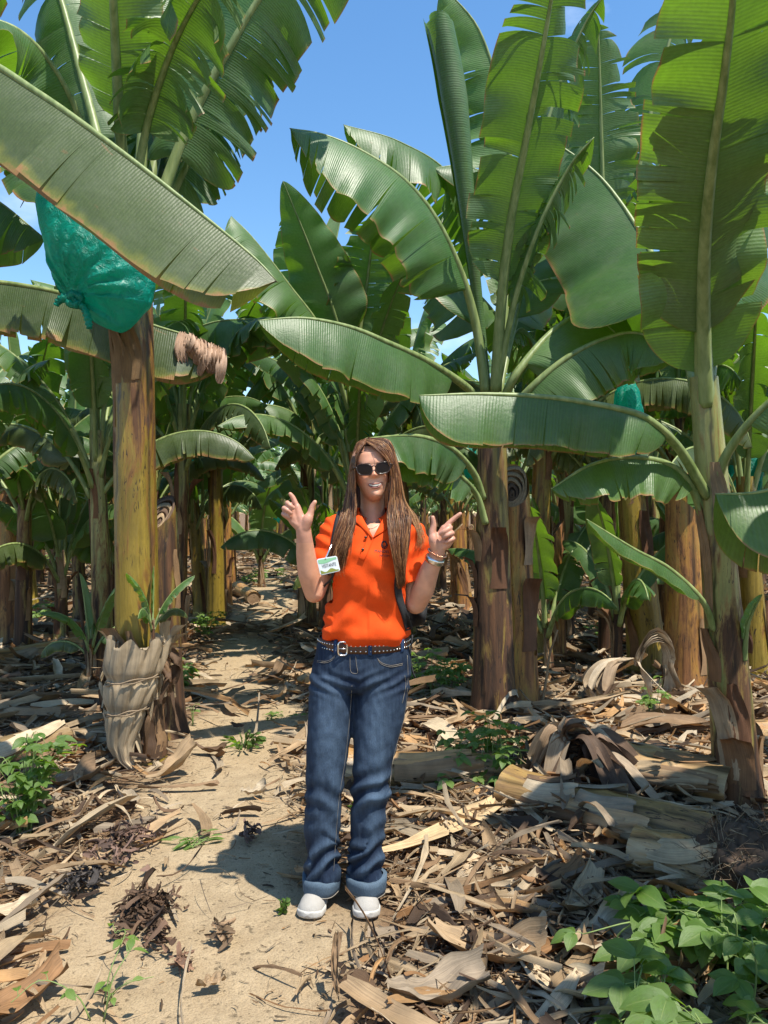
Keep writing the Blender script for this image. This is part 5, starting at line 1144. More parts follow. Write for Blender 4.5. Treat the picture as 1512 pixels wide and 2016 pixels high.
# hands: palm pads, thumb, four fingers each with its own bends
def hand(wr, palm, fingers, thumb, D0):
    for a in palm: capsule(mb, [q3(*p[:2], D0 + p[2]) for p in a[0]], a[1], 14)
    for pts, rr in fingers: capsule(mb, [q3(p[0], p[1], D0 + p[2]) for p in pts], rr, 12)
    capsule(mb, [q3(p[0], p[1], D0 + p[2]) for p in thumb[0]], thumb[1], 14)
D0 = -.125
hand(None, [([(597, 1042, 0), (590, 1018, .0), (585, 998, .0)], [.021, .018, .0125]), ([(595, 1042, 0), (580, 1020, .0), (577, 1003, .0)], [.018, .017, .012]), ([(593, 1040, 0), (576, 1024, 0), (572, 1012, .0)], [.018, .015, .0115]),
            ([(600, 1040, -.004), (606, 1022, -.010), (611, 1012, -.006)], [.019, .0185, .013]), ([(590, 1035, -.004), (580, 1028, -.004), (572, 1021, 0)], [.015, .0135, .010])],
     [([(586, 1000, 0), (581, 989, .0), (577, 980, .0), (571.5, 972.5, -.003)], [.0100, .0093, .0088, .0072]),
      ([(577, 1004, 0), (569, 994, -.004), (565.5, 990, -.022), (571, 995, -.034), (577.5, 1000, -.030)], [.0102, .0095, .0090, .0084, .0074]),
      ([(572, 1012, 0), (562, 1004, -.004), (559, 1000.5, -.022), (565, 1004, -.034), (573, 1010, -.030)], [.0098, .0092, .0088, .0080, .0072]),
      ([(570, 1021, 0), (560, 1014.5, -.004), (557.5, 1011.5, -.018), (562.5, 1014.5, -.029), (569, 1019, -.026)], [.0088, .0080, .0077, .0072, .0064])],
     ([(606, 1022, -.010), (611.5, 1009, -.008), (614.5, 998, -.008), (620, 988.5, -.010)], [.0150, .0118, .0100, .0078]), D0)
D0 = -.112
hand(None, [([(861, 1082, 0), (866, 1060, 0), (874, 1040, 0)], [.021, .018, .0125]), ([(863, 1082, 0), (875, 1062, 0), (880, 1047, 0)], [.018, .017, .012]), ([(865, 1080, 0), (880, 1066, 0), (885, 1057, 0)], [.017, .015, .0115]),
            ([(858, 1080, -.004), (853, 1062, -.010), (852, 1050, -.006)], [.019, .0185, .0135]), ([(868, 1078, -.003), (881, 1072, -.003), (887, 1067, 0)], [.015, .0135, .010])],
     [([(874, 1041, 0), (884, 1030, 0), (894, 1021, 0), (906, 1011.5, -.003)], [.0105, .0096, .0088, .0072]),
      ([(879, 1046, 0), (886, 1039, -.008), (884, 1040, -.030), (875, 1046, -.038), (868, 1051, -.033)], [.0105, .0098, .0096, .0090, .0078]),
      ([(885, 1056, 0), (890, 1050, -.008), (888, 1050, -.030), (880, 1054, -.038), (873, 1058, -.033)], [.0102, .0095, .0092, .0085, .0075]),
      ([(887, 1066, 0), (892, 1061, -.006), (891, 1061, -.024), (884, 1065, -.031), (878.5, 1068, -.027)], [.0092, .0085, .0082, .0076, .0068])],
     ([(853, 1062, -.010), (851, 1048, -.008), (853.5, 1034, -.008), (852, 1019, -.012)], [.0150, .0125, .0105, .0078]), D0)
# legs and feet inside the clothes
for pts in ([(655, 1330), (648, 1480), (640, 1600), (634, 1745)], [(752, 1330), (738, 1480), (728, 1600), (722, 1745)]):
    capsule(mb, [q3(pts[0][0], pts[0][1], .02), q3(pts[1][0], pts[1][1], .0), q3(pts[2][0], pts[2][1], .02), q3(pts[3][0], pts[3][1], .04)], [.075, .052, .047, .033], 20)
me = weld(mb, .0030, 3, .5)
# face modelling on the welded surface
V = getV(me); L = Hinv(V); x, y, z = L[:, 0], L[:, 1], L[:, 2]; head = (z > -.125) & (z < .12) & (np.abs(x) < .09) & (y > -.12)
front = head & (y > .025); g = lambda cx, cz, sx, sz: np.exp(-((x - cx) / sx) ** 2 - ((z - cz) / sz) ** 2)
dy = np.zeros(len(V))
npf = np.interp(z, [-.034, -.029, -.021, -.012, .006, .016], [0, .62, 1, .72, .28, 0])
dy += .0215 * np.exp(-(x / .0095) ** 2) * npf + .008 * (g(.0115, -.0235, .006, .006) + g(-.0115, -.0235, .006, .006))
dy -= .010 * (g(.031, .001, .016, .011) + g(-.031, .001, .016, .011)); dy += .003 * (g(.03, .020, .022, .007) + g(-.03, .020, .022, .007))
dy += .005 * (g(.040, -.034, .014, .014) + g(-.040, -.034, .014, .014)) + .005 * g(0, -.093, .016, .011) - .004 * g(0, -.075, .02, .006)
MZ = -.0575                                           # mouth height
xx_ = np.clip(x / .026, -1, 1); up_e = MZ + .0045 * xx_ ** 2 + .001; lo_e = MZ + .0045 * xx_ ** 2 - .0090 * (1 - xx_ ** 2) + .0018; inside = (np.abs(x) < .026) & (z < up_e) & (z > lo_e)
dup = np.abs(z - (up_e + .0025)); dlo = np.abs(z - (lo_e - .003)); lips = (np.abs(x) < .0285) & ((dup < .0026) | (dlo < .0034)) & ~inside
dy += .004 * np.exp(-(x / .034) ** 4 - ((z - MZ + .004) / .018) ** 2); dy += .0020 * (np.exp(-(dup / .003) ** 2) + np.exp(-(dlo / .004) ** 2)) * np.exp(-(x / .0275) ** 6) * ~inside; dy[inside] -= .004
V2 = V.copy(); fwd = Rh @ np.array((0, -1, 0)); V2[front] += dy[front][:, None] * fwd; setV(me, V2)
col = np.tile(np.array((.60, .30, .19)), (len(V), 1)); lw = (np.exp(-(dup / .0026) ** 4) + np.exp(-(dlo / .0034) ** 4)).clip(0, 1) * np.exp(-(x / .0275) ** 8) * front; lw = lw[:, None]
col = col * (1 - lw) + np.array((.24, .07, .055)) * lw; col[front & inside] = (.12, .025, .02)
pink = np.exp(-((x - .042) / .018) ** 2 - ((z + .03) / .018) ** 2) + np.exp(-((x + .042) / .018) ** 2 - ((z + .03) / .018) ** 2) + .8 * g(0, -.022, .012, .010)
col[front] = col[front] * (1 - .0 * pink[front][:, None]) + pink[front][:, None] * np.array((.05, -.03, -.03))
hnd = (V[:, 2] > CAMZ - 42 * S_ * 1.0 - .03) & (np.abs(V[:, 0] + .04) > .2) & (V[:, 1] < 2.73); col[hnd] = (.52, .26, .18)
brow = front & (np.abs(z - (.0195 - .12 * (np.abs(x) - .03) ** 2 * 30)) < .0028) & (np.abs(x) > .012) & (np.abs(x) < .050); col[brow] = (.16, .08, .045)
body = finish(me, 'body', M['skin'], None, col)
# teeth: a curved strip just behind the lips
tm = MB(); G = np.zeros((25, 4, 3))
for i, xx in enumerate(np.linspace(-.0215, .0215, 25)):
    q = (xx / .026) ** 2; fy = np.interp(MZ - .005, hz, hf) * math.sqrt(max(0, 1 - (xx / .062) ** 2)) + .0042
    for j, t in enumerate(np.linspace(0, 1, 4)): G[i, j] = H(xx, fy - .001 * (i % 3 == 0), MZ + .0045 * q + .002 - t * .0062 * (1 - q))
tm.grid(G); par(tm.build('teeth', M['teeth']))
# ---- shirt
sm = MB()
loft(sm, [row(1012, 703, 764, .045, .05, .02), row(1022, 672, 800, .065, .07, .01), row(1036, 655, 815, .085, .09), row(1060, 651, 817, .105, .10), row(1090, 653, 812, .125, .10), row(1120, 656, 808, .125, .10, -.005), row(1150, 656, 804, .115, .10), row(1185, 649, 803, .110, .10), row(1215, 640, 804, .112, .102), row(1236, 634, 806, .118, .105), row(1250, 635, 807, .115, .105), row(1258, 642, 802, .100, .098), row(1264, 650, 798, .090, .09)], 56, 2.3)
for cx, cz_ in ((698, 1100), (769, 1103)): capsule(sm, [q3(cx, cz_ - 8, -.055), q3(cx, cz_ + 4, -.06)], [.055, .058], 24)
capsule(sm, [q3(690, 1034, .01), q3(662, 1040, .0), q3(651, 1066, -.01), q3(643, 1100, -.02), q3(633, 1140, -.035)], [.045, .050, .052, .054, .056], 28)
capsule(sm, [q3(780, 1040, .01), q3(808, 1050, .0), q3(818, 1082, -.00), q3(819, 1120, -.01), q3(812, 1168, -.02)], [.045, .053, .057, .060, .060], 28)
me = weld(sm, .0045, 8, .5)
V = getV(me); N_ = getN(me); pxs = V[:, 0] / V[:, 1] * F + 756; pys = 1008 - (V[:, 2] - CAMZ) / V[:, 1] * F
disp = np.zeros(len(V))
for i in range(len(V)):
    a, b, c = pxs[i], pys[i], V[i, 1]
    lowr = min(1, max(0, (b - 1130) / 70)); wv = mnoise.noise(Vector((a * .008, b * .008, c * 2.5)))
    torso = 1 if 652 < a < 806 else 0
    f1 = math.sin(a * .07 + b * .05 * (1 if a < 725 else -1) + 6 * wv) * .0065 * lowr + math.sin(a * .10 - b * .05 + 5 * wv) * .0012 * lowr
    f2 = math.sin((b - .55 * (a - 640)) * .085 + 4 * wv) * .0062 * (torso * max(0, 1 - abs(b - 1150) / 90))
    f2 += math.sin((b + .6 * (a - 700)) * .11 + 4 * wv) * .0020 * (torso * max(0, 1 - abs(b - 1190) / 50))
    sl_ = (1 - torso) * math.sin(b * .20 + a * .09 * (1 if a > 740 else -1) + 6 * wv) * .0036
    disp[i] = f1 + f2 + sl_ + .0025 * mnoise.noise(Vector((a * .05, b * .05, c * 12)))
V += N_ * disp[:, None]; setV(me, V)
# sleeve ends, hem, neck opening
c0 = P(626, 1118, 2.75); n0 = (P(626, 1118, 2.75) - P(648, 1060, 2.79)).normalized()
def cut_local(me, co, no, cond):
    V = getV(me); d = (V - np.array(co)) @ np.array(no); delv(me, (d > 0) & cond(V))
cut_local(me, P(634, 1121, 2.76), Vector((-.20, -.10, -1)).normalized(), lambda V: (V[:, 0] / V[:, 1] * F + 756 < 655) & (V[:, 2] > P(0, 1182, 2.8).z))
cut_local(me, P(815, 1145, 2.78), Vector((.36, -.1, -1)).normalized(), lambda V: (V[:, 0] / V[:, 1] * F + 756 > 799) & (V[:, 2] < P(0, 1090, 2.8).z) & (V[:, 2] > P(0, 1232, 2.8).z) & (V[:, 0] > (812 - 756) / F * 2.8 - .045 + 0 * V[:, 0]))
V = getV(me); pxs = V[:, 0] / V[:, 1] * F + 756; pys = 1008 - (V[:, 2] - CAMZ) / V[:, 1] * F
ctr = q3(734, 1012, .03); dxy = np.hypot((V[:, 0] - ctr[0]) / .060, (V[:, 1] - ctr[1]) / .068)
neck = (dxy < 1) & (V[:, 2] > CAMZ - (1036 - 1008) * S_)
vee = (V[:, 1] < YP + .02) & (pys > 985) & (pys < 1058) & (np.abs(pxs - (734 + (pys - 1056) * -.02)) < (1060 - pys) * .62)
delv(me, neck | vee)
smooth_rim(me)
shirt = thick(finish(me, 'shirt', M['shirt']), .003)
def bvh_of(o): dg = bpy.context.evaluated_depsgraph_get(); m = o.data; return BVHTree.FromPolygons([tuple(v.co) for v in m.vertices], [tuple(p.vertices) for p in m.polygons])
BS = bvh_of(shirt)
def surf(bvh, px, py, off=.002, Y=None):
    """point on a surface seen through pixel direction"""
    o = Vector((0, 0, CAMZ)); d = (P(px, py, 2.0) - o).normalized(); h = bvh.ray_cast(o, d)
    if h[0] is None: return np.array(tuple(P(px, py, Y or 2.72)))
    return np.array(tuple(h[0] - d * off))
# collar, placket, buttons
cm_ = MB(); n = 60; G = np.zeros((n, 6, 3))
for i in range(n):
    t = i / (n - 1); a = rad(-66) + t * rad(312) ; ca, sa = math.cos(a), math.sin(a)      # from front left round the back to front right
    fr = max(0, -sa)
    for j in range(6):
        v = j / 5; r = .052 + .026 * v; r2 = .056 + .030 * v
        zz0 = CAMZ - (1008 - 1008) * S_ + .012 - fr * .040
        zc = zz0 + .018 * math.sin(v * 2.2) - .034 * v * (1 + .5 * fr ** 6)
        G[i, j] = (ctr[0] + r * ca * 1.0, ctr[1] + r2 * sa * 1.06, zc)
cm_.grid(G); co = thick(cm_.build('collar', M['shirt'], shirt), .003)
# the two turned-down collar points
for side, pp in ((-1, [(700, 1008), (716, 1018), (733, 1056), (707, 1034), (694, 1026)]), (1, [(768, 1010), (752, 1020), (734, 1056), (768, 1043), (775, 1028)])):
    cb = MB(); A, B_, C2, D2, E2 = [surf(BS, a, b, .006, 2.70) for a, b in pp]; G = np.zeros((8, 6, 3))
    if side < 0: A, B_ = q3(704, 1004, -.03), q3(714, 1018, -.07)
    else: A, B_ = q3(763, 1006, -.03), q3(753, 1020, -.07)
    C2 = surf(BS, pp[2][0], pp[2][1] + 3, .005)
    for i in range(8):
        s = i / 7; inn = A * (1 - s) ** 2 + 2 * B_ * s * (1 - s) + C2 * s * s; out = E2 * (1 - s) ** 2 + 2 * D2 * s * (1 - s) + C2 * s * s
        for j in range(6): G[i, j] = inn * (1 - j / 5) + out * (j / 5) + np.array((0, -.004 * math.sin(j / 5 * 3.14), 0))
    cb.grid(G); thick(cb.build('collar_point', M['shirt'], shirt), .003)
pk = MB(); G = np.zeros((20, 5, 3))
for i in range(20):
    s = i / 19; cx = 731 - 20 * s ** 1.1; cy = 1054 + 48 * s
    for j in range(5): G[i, j] = surf(BS, cx + (j - 2) * 2.9, cy + (j - 2) * 1.0, .0045)
pk.grid(G); thick(pk.build('placket', M['shirt'], shirt), .002)
for bx, by in ((720, 1058), (714, 1082)):
    b_ = MB(); c = surf(BS, bx, by, .008); b_.tube([c + np.array((0, .003, 0)), c - np.array((0, .0015, 0))], [.0052, .0048], 14); b_.build('button', M['frame'], shirt)
def text_mesh(s, size): 
    cu = D.curves.new('txt', 'FONT'); cu.body = s; cu.size = size; cu.align_x = 'CENTER'; cu.resolution_u = 3; cu.offset = 0; o = D.objects.new('txt', cu); COL.objects.link(o)
    dg = bpy.context.evaluated_depsgraph_get(); me = D.meshes.new_from_object(o.evaluated_get(dg)); D.objects.remove(o); return me
def text_on(bvh, s, px, py, size_px, rot, name, mat, parent, sub=True):
    me = text_mesh(s, size_px); bm = bmesh.new(); bm.from_mesh(me); bmesh.ops.triangulate(bm, faces=bm.faces[:]); bm.to_mesh(me); bm.free()
    c_, s_ = math.cos(rot), math.sin(rot)
    for v in me.vertices: X, Y_ = v.co.x, v.co.y; v.co = Vector(surf(bvh, px + X * c_ - Y_ * s_, py - (X * s_ + Y_ * c_), .0016))
    o = D.objects.new(name, me); COL.objects.link(o); me.materials.append(mat); o.parent = parent; return o
text_on(BS, 'MANDEL', 752, 1088, 7.5, rad(-4), 'chest_lettering', M['ink'], shirt); text_on(BS, 'FFI OM', 757, 1096.5, 6.5, rad(-4), 'chest_lettering', M['ink'], shirt)
em = MB()
for k_ in range(5):
    a0 = k_ * 1.25; pts = [surf(BS, 757 + (6 - k_ * .6) * math.cos(a0 + u), 1072 + (8 - k_) * math.sin(a0 + u), .002) for u in np.linspace(0, 4.2, 16)]; em.tube(pts, .0011, 4)
em.build('chest_emblem', M['ink'], shirt)
# ---- jeans
jm = MB()
loft(jm, [row(1252, 634, 804, .09, .10, .01), row(1262, 626, 806, .100, .11, .01), row(1300, 617, 808, .108, .125, .01), row(1335, 611, 808, .108, .13, .01), row(1358, 613, 804, .085, .11, .01)], 60, 2.2)
def leg(rows): loft(jm, [row(a, b, c, d, e, dy) for a, b, c, d, e, dy in rows], 44, 2.15)
leg([(1325, 612, 702, .095, .11, .01), (1360, 609, 700, .098, .11, .008), (1420, 606, 696, .092, .10, .0), (1500, 603, 683, .078, .085, -.005), (1560, 601, 675, .073, .08, .0), (1620, 600, 670, .070, .078, .01), (1680, 601, 668, .070, .08, .02), (1738, 599, 667, .070, .085, .025), (1752, 601, 665, .065, .08, .025)])
leg([(1325, 695, 808, .095, .11, .01), (1360, 696, 806, .098, .11, .008), (1420, 694, 794, .092, .10, .0), (1500, 696, 772, .078, .085, -.005), (1560, 693, 766, .073, .08, .0), (1620, 690, 760, .070, .078, .01), (1680, 688, 753, .070, .08, .02), (1735, 686, 754, .070, .085, .025), (1752, 689, 750, .065, .08, .025)])
me = weld(jm, .0045, 6, .5)
V = getV(me); N_ = getN(me); pxs = V[:, 0] / V[:, 1] * F + 756; pys = 1008 - (V[:, 2] - CAMZ) / V[:, 1] * F; disp = np.zeros(len(V)); fade = np.zeros(len(V))
for i in range(len(V)):
    a, b, c = pxs[i], pys[i], V[i, 1]; wv = mnoise.noise(Vector((a * .015, b * .012, c * 5)))
    dd = .0030 * mnoise.noise(Vector((a * .03, b * .018, c * 9)))
    R_ = a > 690
    kn = math.exp(-((b - 1565) / 45) ** 2) * (1.0 if R_ else .45); dd += kn * .0085 * math.sin((b + (.7 if R_ else -.5) * (a - 700)) * .13 + 5 * wv)
    an = math.exp(-((b - 1695) / 45) ** 2); dd += an * .0095 * math.sin((b + .8 * (a - (730 if R_ else 635)) * (1 if wv > 0 else -1) * .8) * .14 + 5 * wv)
    dd += .0034 * math.sin((b * .3 + abs(a - 708) * .18) + 5 * wv) * math.exp(-((b - 1345) / 22) ** 2)
    dd += .003 * math.sin(a * .16 + b * .01 + 4 * wv) * max(0, min(1, (b - 1440) / 120)) * .6
    dd += .0022 * mnoise.noise(Vector((a * .11, b * .05, c * 20))) + .0018 * abs(mnoise.noise(Vector(((a + b * .4) * .07, (b - a * .3) * .035, c * 8))))
    disp[i] = dd
    cx = 735 if R_ else 640
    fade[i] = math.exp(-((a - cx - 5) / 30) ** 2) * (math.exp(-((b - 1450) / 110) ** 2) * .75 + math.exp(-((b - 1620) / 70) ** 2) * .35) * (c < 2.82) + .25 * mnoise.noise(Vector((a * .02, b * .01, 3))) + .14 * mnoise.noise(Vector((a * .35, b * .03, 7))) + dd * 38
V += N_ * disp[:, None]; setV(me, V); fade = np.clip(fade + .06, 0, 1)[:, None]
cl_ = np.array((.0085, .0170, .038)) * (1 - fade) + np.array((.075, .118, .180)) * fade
# waist cut and leg bottoms
jeans = finish(me, 'jeans', M['denim'], None, cl_)
BJ = bvh_of(jeans)
def seam(pts, name='stitching', r=.0007, parent=None, mat=None, n=30, off=.0012):
    C, _ = catmull([(a, b, 0) for a, b in pts], n); s = MB(); s.tube([surf(BJ, a[0], a[1], off) for a in C], r, 5); return s.build(name, mat or M['thread'], parent or jeans)
for pts in ([(700, 1292), (702, 1310), (704, 1324), (697, 1326), (690, 1320), (689, 1292)], [(743, 1296), (752, 1305), (770, 1310), (793, 1306)], [(744, 1299), (752, 1308), (770, 1313), (793, 1309)], [(660, 1290), (652, 1298), (640, 1302), (624, 1300)], [(660, 1293), (652, 1301), (640, 1305), (624, 1303)],
            [(693, 1350), (688, 1420), (679, 1500), (668, 1570), (662, 1640), (657, 1715)], [(802, 1290), (803, 1340), (796, 1410), (775, 1490), (766, 1560)], [(797, 1330), (799, 1350), (792, 1385)]): seam(pts)
# cuffs
def cuff(px0, px1, y0, y1, seed, dyc=.025):
    cb = MB(); n = 50; th = np.linspace(0, 2 * math.pi, n, endpoint=False); G = np.zeros((9, n, 3)); prof = [(0, -.010), (0, 0), (.012, .004), (.35, .005), (.7, .004), (.97, .001), (1, -.003), (.98, -.008), (.3, -.012)]
    xl, _ = local(px0, y0); xr, _ = local(px1, y0); cx = (xl + xr) / 2; rx = (xr - xl) / 2; zt = CAMZ - (y0 - 1008) * S_; zb = CAMZ - (y1 - 1008) * S_
    for i, (v, dr) in enumerate(prof):
        for j, t in enumerate(th):
            k_ = rx + dr + .002 * math.sin(5 * t + seed) - .004 * v; tilt = .010 * math.cos(t + seed) ; G[i, j] = (cx + k_ * math.cos(t), YP + dyc + (k_ + .008) * math.sin(t), zt + (zb - zt) * v + tilt * v + .003 * math.sin(3 * t + seed))
    cb.grid(G, closeV=True, col=(.075, .110, .150)); o = cb.build('cuff', M['denim'], jeans); 
    r = MB(); i = 5; r.tube(np.vstack([G[5] + np.array((0, 0, -.001)), G[5][:1]]) , .0016, 5, cap=False); r.build('cuff_edge', M['thread'], o)
cuff(595, 668, 1727, 1762, 1.0); cuff(682, 759, 1725, 1761, 2.2)
# ---- shoes
def shoe(ax, ay, tx, ty, w):
    """ankle (x, y) to toe (x, y) on the ground"""
    d = np.array((tx - ax, ty - ay)); Ls = np.linalg.norm(d); d /= Ls; s = np.array((-d[1], d[0])); back = np.array((ax, ay)) - d * .05; Ls = Ls + .05
    t = np.linspace(0, 1, 26); wd = np.interp(t, [0, .08, .3, .5, .72, .88, .96, 1], [.2, .55, .68, .80, 1.0, .92, .66, .25]) * w; ht = np.interp(t, [0, .05, .2, .4, .6, .8, .93, 1], [.05, .075, .08, .072, .056, .043, .032, .014])
    up = MB(); so_ = MB(); G = np.zeros((26, 28, 3)); th = np.linspace(0, 2 * math.pi, 28, endpoint=False)
    for i in range(26):
        c = back + d * Ls * t[i]
        for j, a in enumerate(th):
            k_ = wd[i] * math.cos(a); z = .018 + (ht[i] * max(0, math.sin(a)) ** .8) - (.006 if math.sin(a) < 0 else 0); p = c + s * k_ * (1 - .12 * max(0, math.sin(a))); G[i, j] = (p[0], p[1], z)
    G = np.concatenate([np.repeat(G[:1].mean(1, keepdims=True), 28, 1), G, np.repeat(G[-1:].mean(1, keepdims=True), 28, 1)]); up.grid(G, closeV=True); o = up.build('shoe', M['shoe']); par(o)
    G = np.zeros((26, 16, 3)); pr = [(0, 0), (1, 0), (1.05, .008), (1.05, .018), (1.0, .022), (.5, .022), (0, .022)]; ring = pr + [(-a, b) for a, b in pr[::-1]][0:]
    ring = ring[:14] + [ring[0]] * 2
    ring = [(1.0, .0), (1.06, .006), (1.06, .018), (1.0, .024), (.6, .024), (0, .024), (-.6, .024), (-1.0, .024), (-1.06, .018), (-1.06, .006), (-1.0, 0), (-.6, 0), (0, 0), (.6, 0)]
    G = np.zeros((26, 14, 3))
    for i in range(26):
        c = back + d * (Ls * (t[i] * 1.02 - .01))
        for j, (a, b) in enumerate(ring): p = c + s * a * wd[i]; G[i, j] = (p[0], p[1], b + .002 + .006 * max(0, t[i] - .85) / .15)
    G = np.concatenate([np.repeat(G[:1].mean(1, keepdims=True), 14, 1), G, np.repeat(G[-1:].mean(1, keepdims=True), 14, 1)]); so_.grid(G, closeV=True); par(so_.build('sole', M['sole'], o), o)
    o.children[0].matrix_parent_inverse = Matrix.Identity(4)
shoe(-.236, 2.865, -.268, 2.70, .048); shoe(-.066, 2.865, -.061, 2.70, .048)
# ---- belt
bt = MB(); n = 80; th = np.linspace(0, 2 * math.pi, n, endpoint=False); G = np.zeros((6, n, 3)); bx0, _ = local(628, 1262); bx1, _ = local(805, 1262); bcx = (bx0 + bx1) / 2; brx = (bx1 - bx0) / 2 + .003
def belt_pt(t, v, off=0.0):
    s = math.sin(t); c = math.cos(t); z = CAMZ - (1263 - 1008) * S_ - .010 * max(0, -s) - v * .0375 + .0; ry = .107 if s < 0 else .117
    return (bcx + (brx + off) * np.sign(c) * abs(c) ** (.92), YP + .01 + (ry + off) * s, z + .019)
for i, (v, o_) in enumerate(((0, -.004), (0, 0), (.33, .0015), (.66, .0015), (1, 0), (1, -.004))):
    for j, t in enumerate(th): G[i, j] = belt_pt(t, v, o_)
bt.grid(G, closeV=True); belt = bt.build('belt', M['leather']); par(belt)
sd = MB()
for t in np.linspace(math.pi * 1.03, math.pi * 1.97, 34):
    if abs(t - math.pi * 1.375) < .10: continue
    for v in (.25, .75):
        p = np.array(belt_pt(t, v, .0015)); d = np.array((math.cos(t), math.sin(t), 0)); sd.tube([p, p + d * .0015, p + d * .003], [.0036, .0032, .0014], 7)
so2 = sd.build('stud_rows', M['silver'], belt)
bk = MB(); cc = np.array(belt_pt(math.pi * 1.375, .5, .008)); pts = []
for a in np.linspace(0, 2 * math.pi, 40, endpoint=False):
    c, s = math.cos(a), math.sin(a); pts.append(cc + np.array((.0155 * np.sign(c) * abs(c) ** .5, .004 * c, .0235 * np.sign(s) * abs(s) ** .5)))
bk.tube(pts + [pts[0]], .0032, 8, cap=False); bk.tube([cc + np.array((-.015, -.001, 0)), cc + np.array((.014, -.003, 0))], .0022, 6); bk.build('buckle', M['silver'], belt)
for px_ in (663, 726, 790):
    lp = MB(); G = np.zeros((8, 3, 3))
    for i in range(8):
        for j in range(3):
            t = math.pi + math.acos(max(-1, min(1, -((px_ + (j - 1) * 3.2 - 756) / F * 2.7 - bcx) / brx))); G[i, j] = belt_pt(t, -.25 + 1.5 * i / 7, .0045 if 0 < i < 7 else -.002)
    lp.grid(G, col=(.02, .045, .11)); thick(lp.build('belt_loop', M['denim'], jeans), .0015)
# ---- hair
hb_ = MB(); R = random.Random(5)
HCOL = [(.095, .036, .014), (.15, .058, .020), (.23, .095, .034), (.40, .21, .085), (.050, .020, .009), (.18, .070, .024)]
# cap over the skull
n = 60; G = np.zeros((40, n, 3))
for i in range(40):
    ph = i / 39 * math.pi * .62
    for j in range(n):
        t = 2 * math.pi * j / n; d = np.array((math.sin(ph) * math.cos(t), math.sin(ph) * math.sin(t), math.cos(ph))); rx, ry, rz = .077, (.096 if d[1] > 0 else .108), .112
        f = max(0, d[1]); lim = .060 + .02 * 0
        x_, y_, z_ = d[0] * rx, d[1] * ry, d[2] * rz
        if y_ > .02 and z_ < .066: z_ = .066 + (z_ - .066) * (.03 if abs(x_) < .055 else .5); y_ = min(y_, .076)
        G[i, j] = H(x_, y_ - .004, z_)
hb_.grid(G, closeV=True, col=(.06, .026, .012))
def lerp(a, b, t): return [(p[0] + (q[0] - p[0]) * t, p[1] + (q[1] - p[1]) * t, p[2] + (q[2] - p[2]) * t) for p, q in zip(a, b)]
def strand(pts, r, col, seg=4, n=24, wob=.0018):
    C, _ = catmull(pts, n); s = np.linspace(0, 1, n); ph = R.uniform(0, 6); fr = R.uniform(5, 12)
    C[:, 0] += wob * np.sin(s * fr + ph) * s ** 1.2 * 1.8; C[:, 1] += wob * np.cos(s * fr * .8 + ph) * s
    hb_.tube(C, r * (1 - .75 * s ** 3) * (.45 + .55 * np.minimum(1, s * 5)), seg, col=col)
Li = [(719, 872, -.065), (707, 890, -.080), (700, 920, -.075), (699, 955, -.070), (700, 990, -.075), (698, 1030, -.105), (689, 1070, -.135), (676, 1100, -.135)]
Lo = [(722, 864, .03), (702, 874, .03), (690, 912, .02), (686, 950, .02), (680, 985, .01), (670, 1020, -.05), (657, 1062, -.075), (648, 1092, -.08)]
Ri = [(721, 871, -.068), (746, 888, -.088), (766, 915, -.070), (769, 955, -.060), (764, 1000, -.075), (765, 1040, -.120), (772, 1080, -.150), (784, 1132, -.140)]
Ro = [(724, 863, .03), (766, 868, .03), (782, 910, .02), (791, 955, .01), (798, 990, .01), (807, 1022, -.04), (802, 1070, -.075), (795, 1125, -.09)]
def group(a, b, N, spread, rr):
    for k_ in range(N):
        t = R.random(); c = lerp(a, b, t); lock = math.floor(t * 13) / 13 + .04
        c2 = lerp(a, b, lock); m = [min(1, .0 + i * .11) * .22 for i in range(len(c))]
        pts = []
        L_ = R.choice([len(c), len(c), len(c), len(c) - 1, len(c) - 1, len(c) - 2]) if k_ % 2 else len(c)
        for i in range(L_):
            x_ = c[i][0] * (1 - m[i]) + c2[i][0] * m[i]; y_ = c[i][1]; d_ = c[i][2] * (1 - m[i]) + c2[i][2] * m[i]
            jx = R.gauss(0, spread) * (i / 7); jd = R.gauss(0, .006) + (-.004 if k_ % 3 == 0 else .002)
            if i == L_ - 1: y_ += R.uniform(-16, 30)
            pts.append(q3(x_ + jx, y_ + R.gauss(0, 1.0), d_ + jd))
        strand(pts, R.uniform(*rr), R.choice(HCOL))
group(Li, Lo, 1200, 1.5, (.0005, .0014)); group(Ri, Ro, 1700, 1.7, (.0005, .0014))
# hair behind the neck and shoulders
for k_ in range(170):
    t = R.random(); x0 = 700 + 72 * t; strand([q3(722 + 20 * (t - .5), 868, .03), q3(x0, 880, .09), q3(x0 + 8 * (t - .5), 930, .11), q3(x0 + 14 * (t - .5), 985, .09), q3(x0 + 24 * (t - .5), 1030, .085), q3(x0 + 20 * (t - .5), 1080, .12)], .0035, R.choice([HCOL[0], HCOL[4]]))
for k_ in range(60):   # loose wisps over the right shoulder and the sleeves
    t = R.random(); strand([q3(786, 930, -.01), q3(797, 985, -.01), q3(812 + 8 * t, 1020, -.03), q3(825 + 8 * t, 1050 + 10 * t, -.055), q3(828 + R.uniform(-14, 8), 1085, -.06)], .0007, R.choice(HCOL[2:4]), 3, wob=.006)
for k_ in range(24):
    t = R.random(); strand([q3(690, 950, .0), q3(680, 1000, -.02), q3(668, 1060, -.09), q3(658 + 14 * t, 1100, -.125), q3(652 + 26 * t, 1125 + 18 * R.random(), -.14)], .0006, HCOL[3], 3, wob=.006)
hair = hb_.build('hair', M['hair']); par(hair)
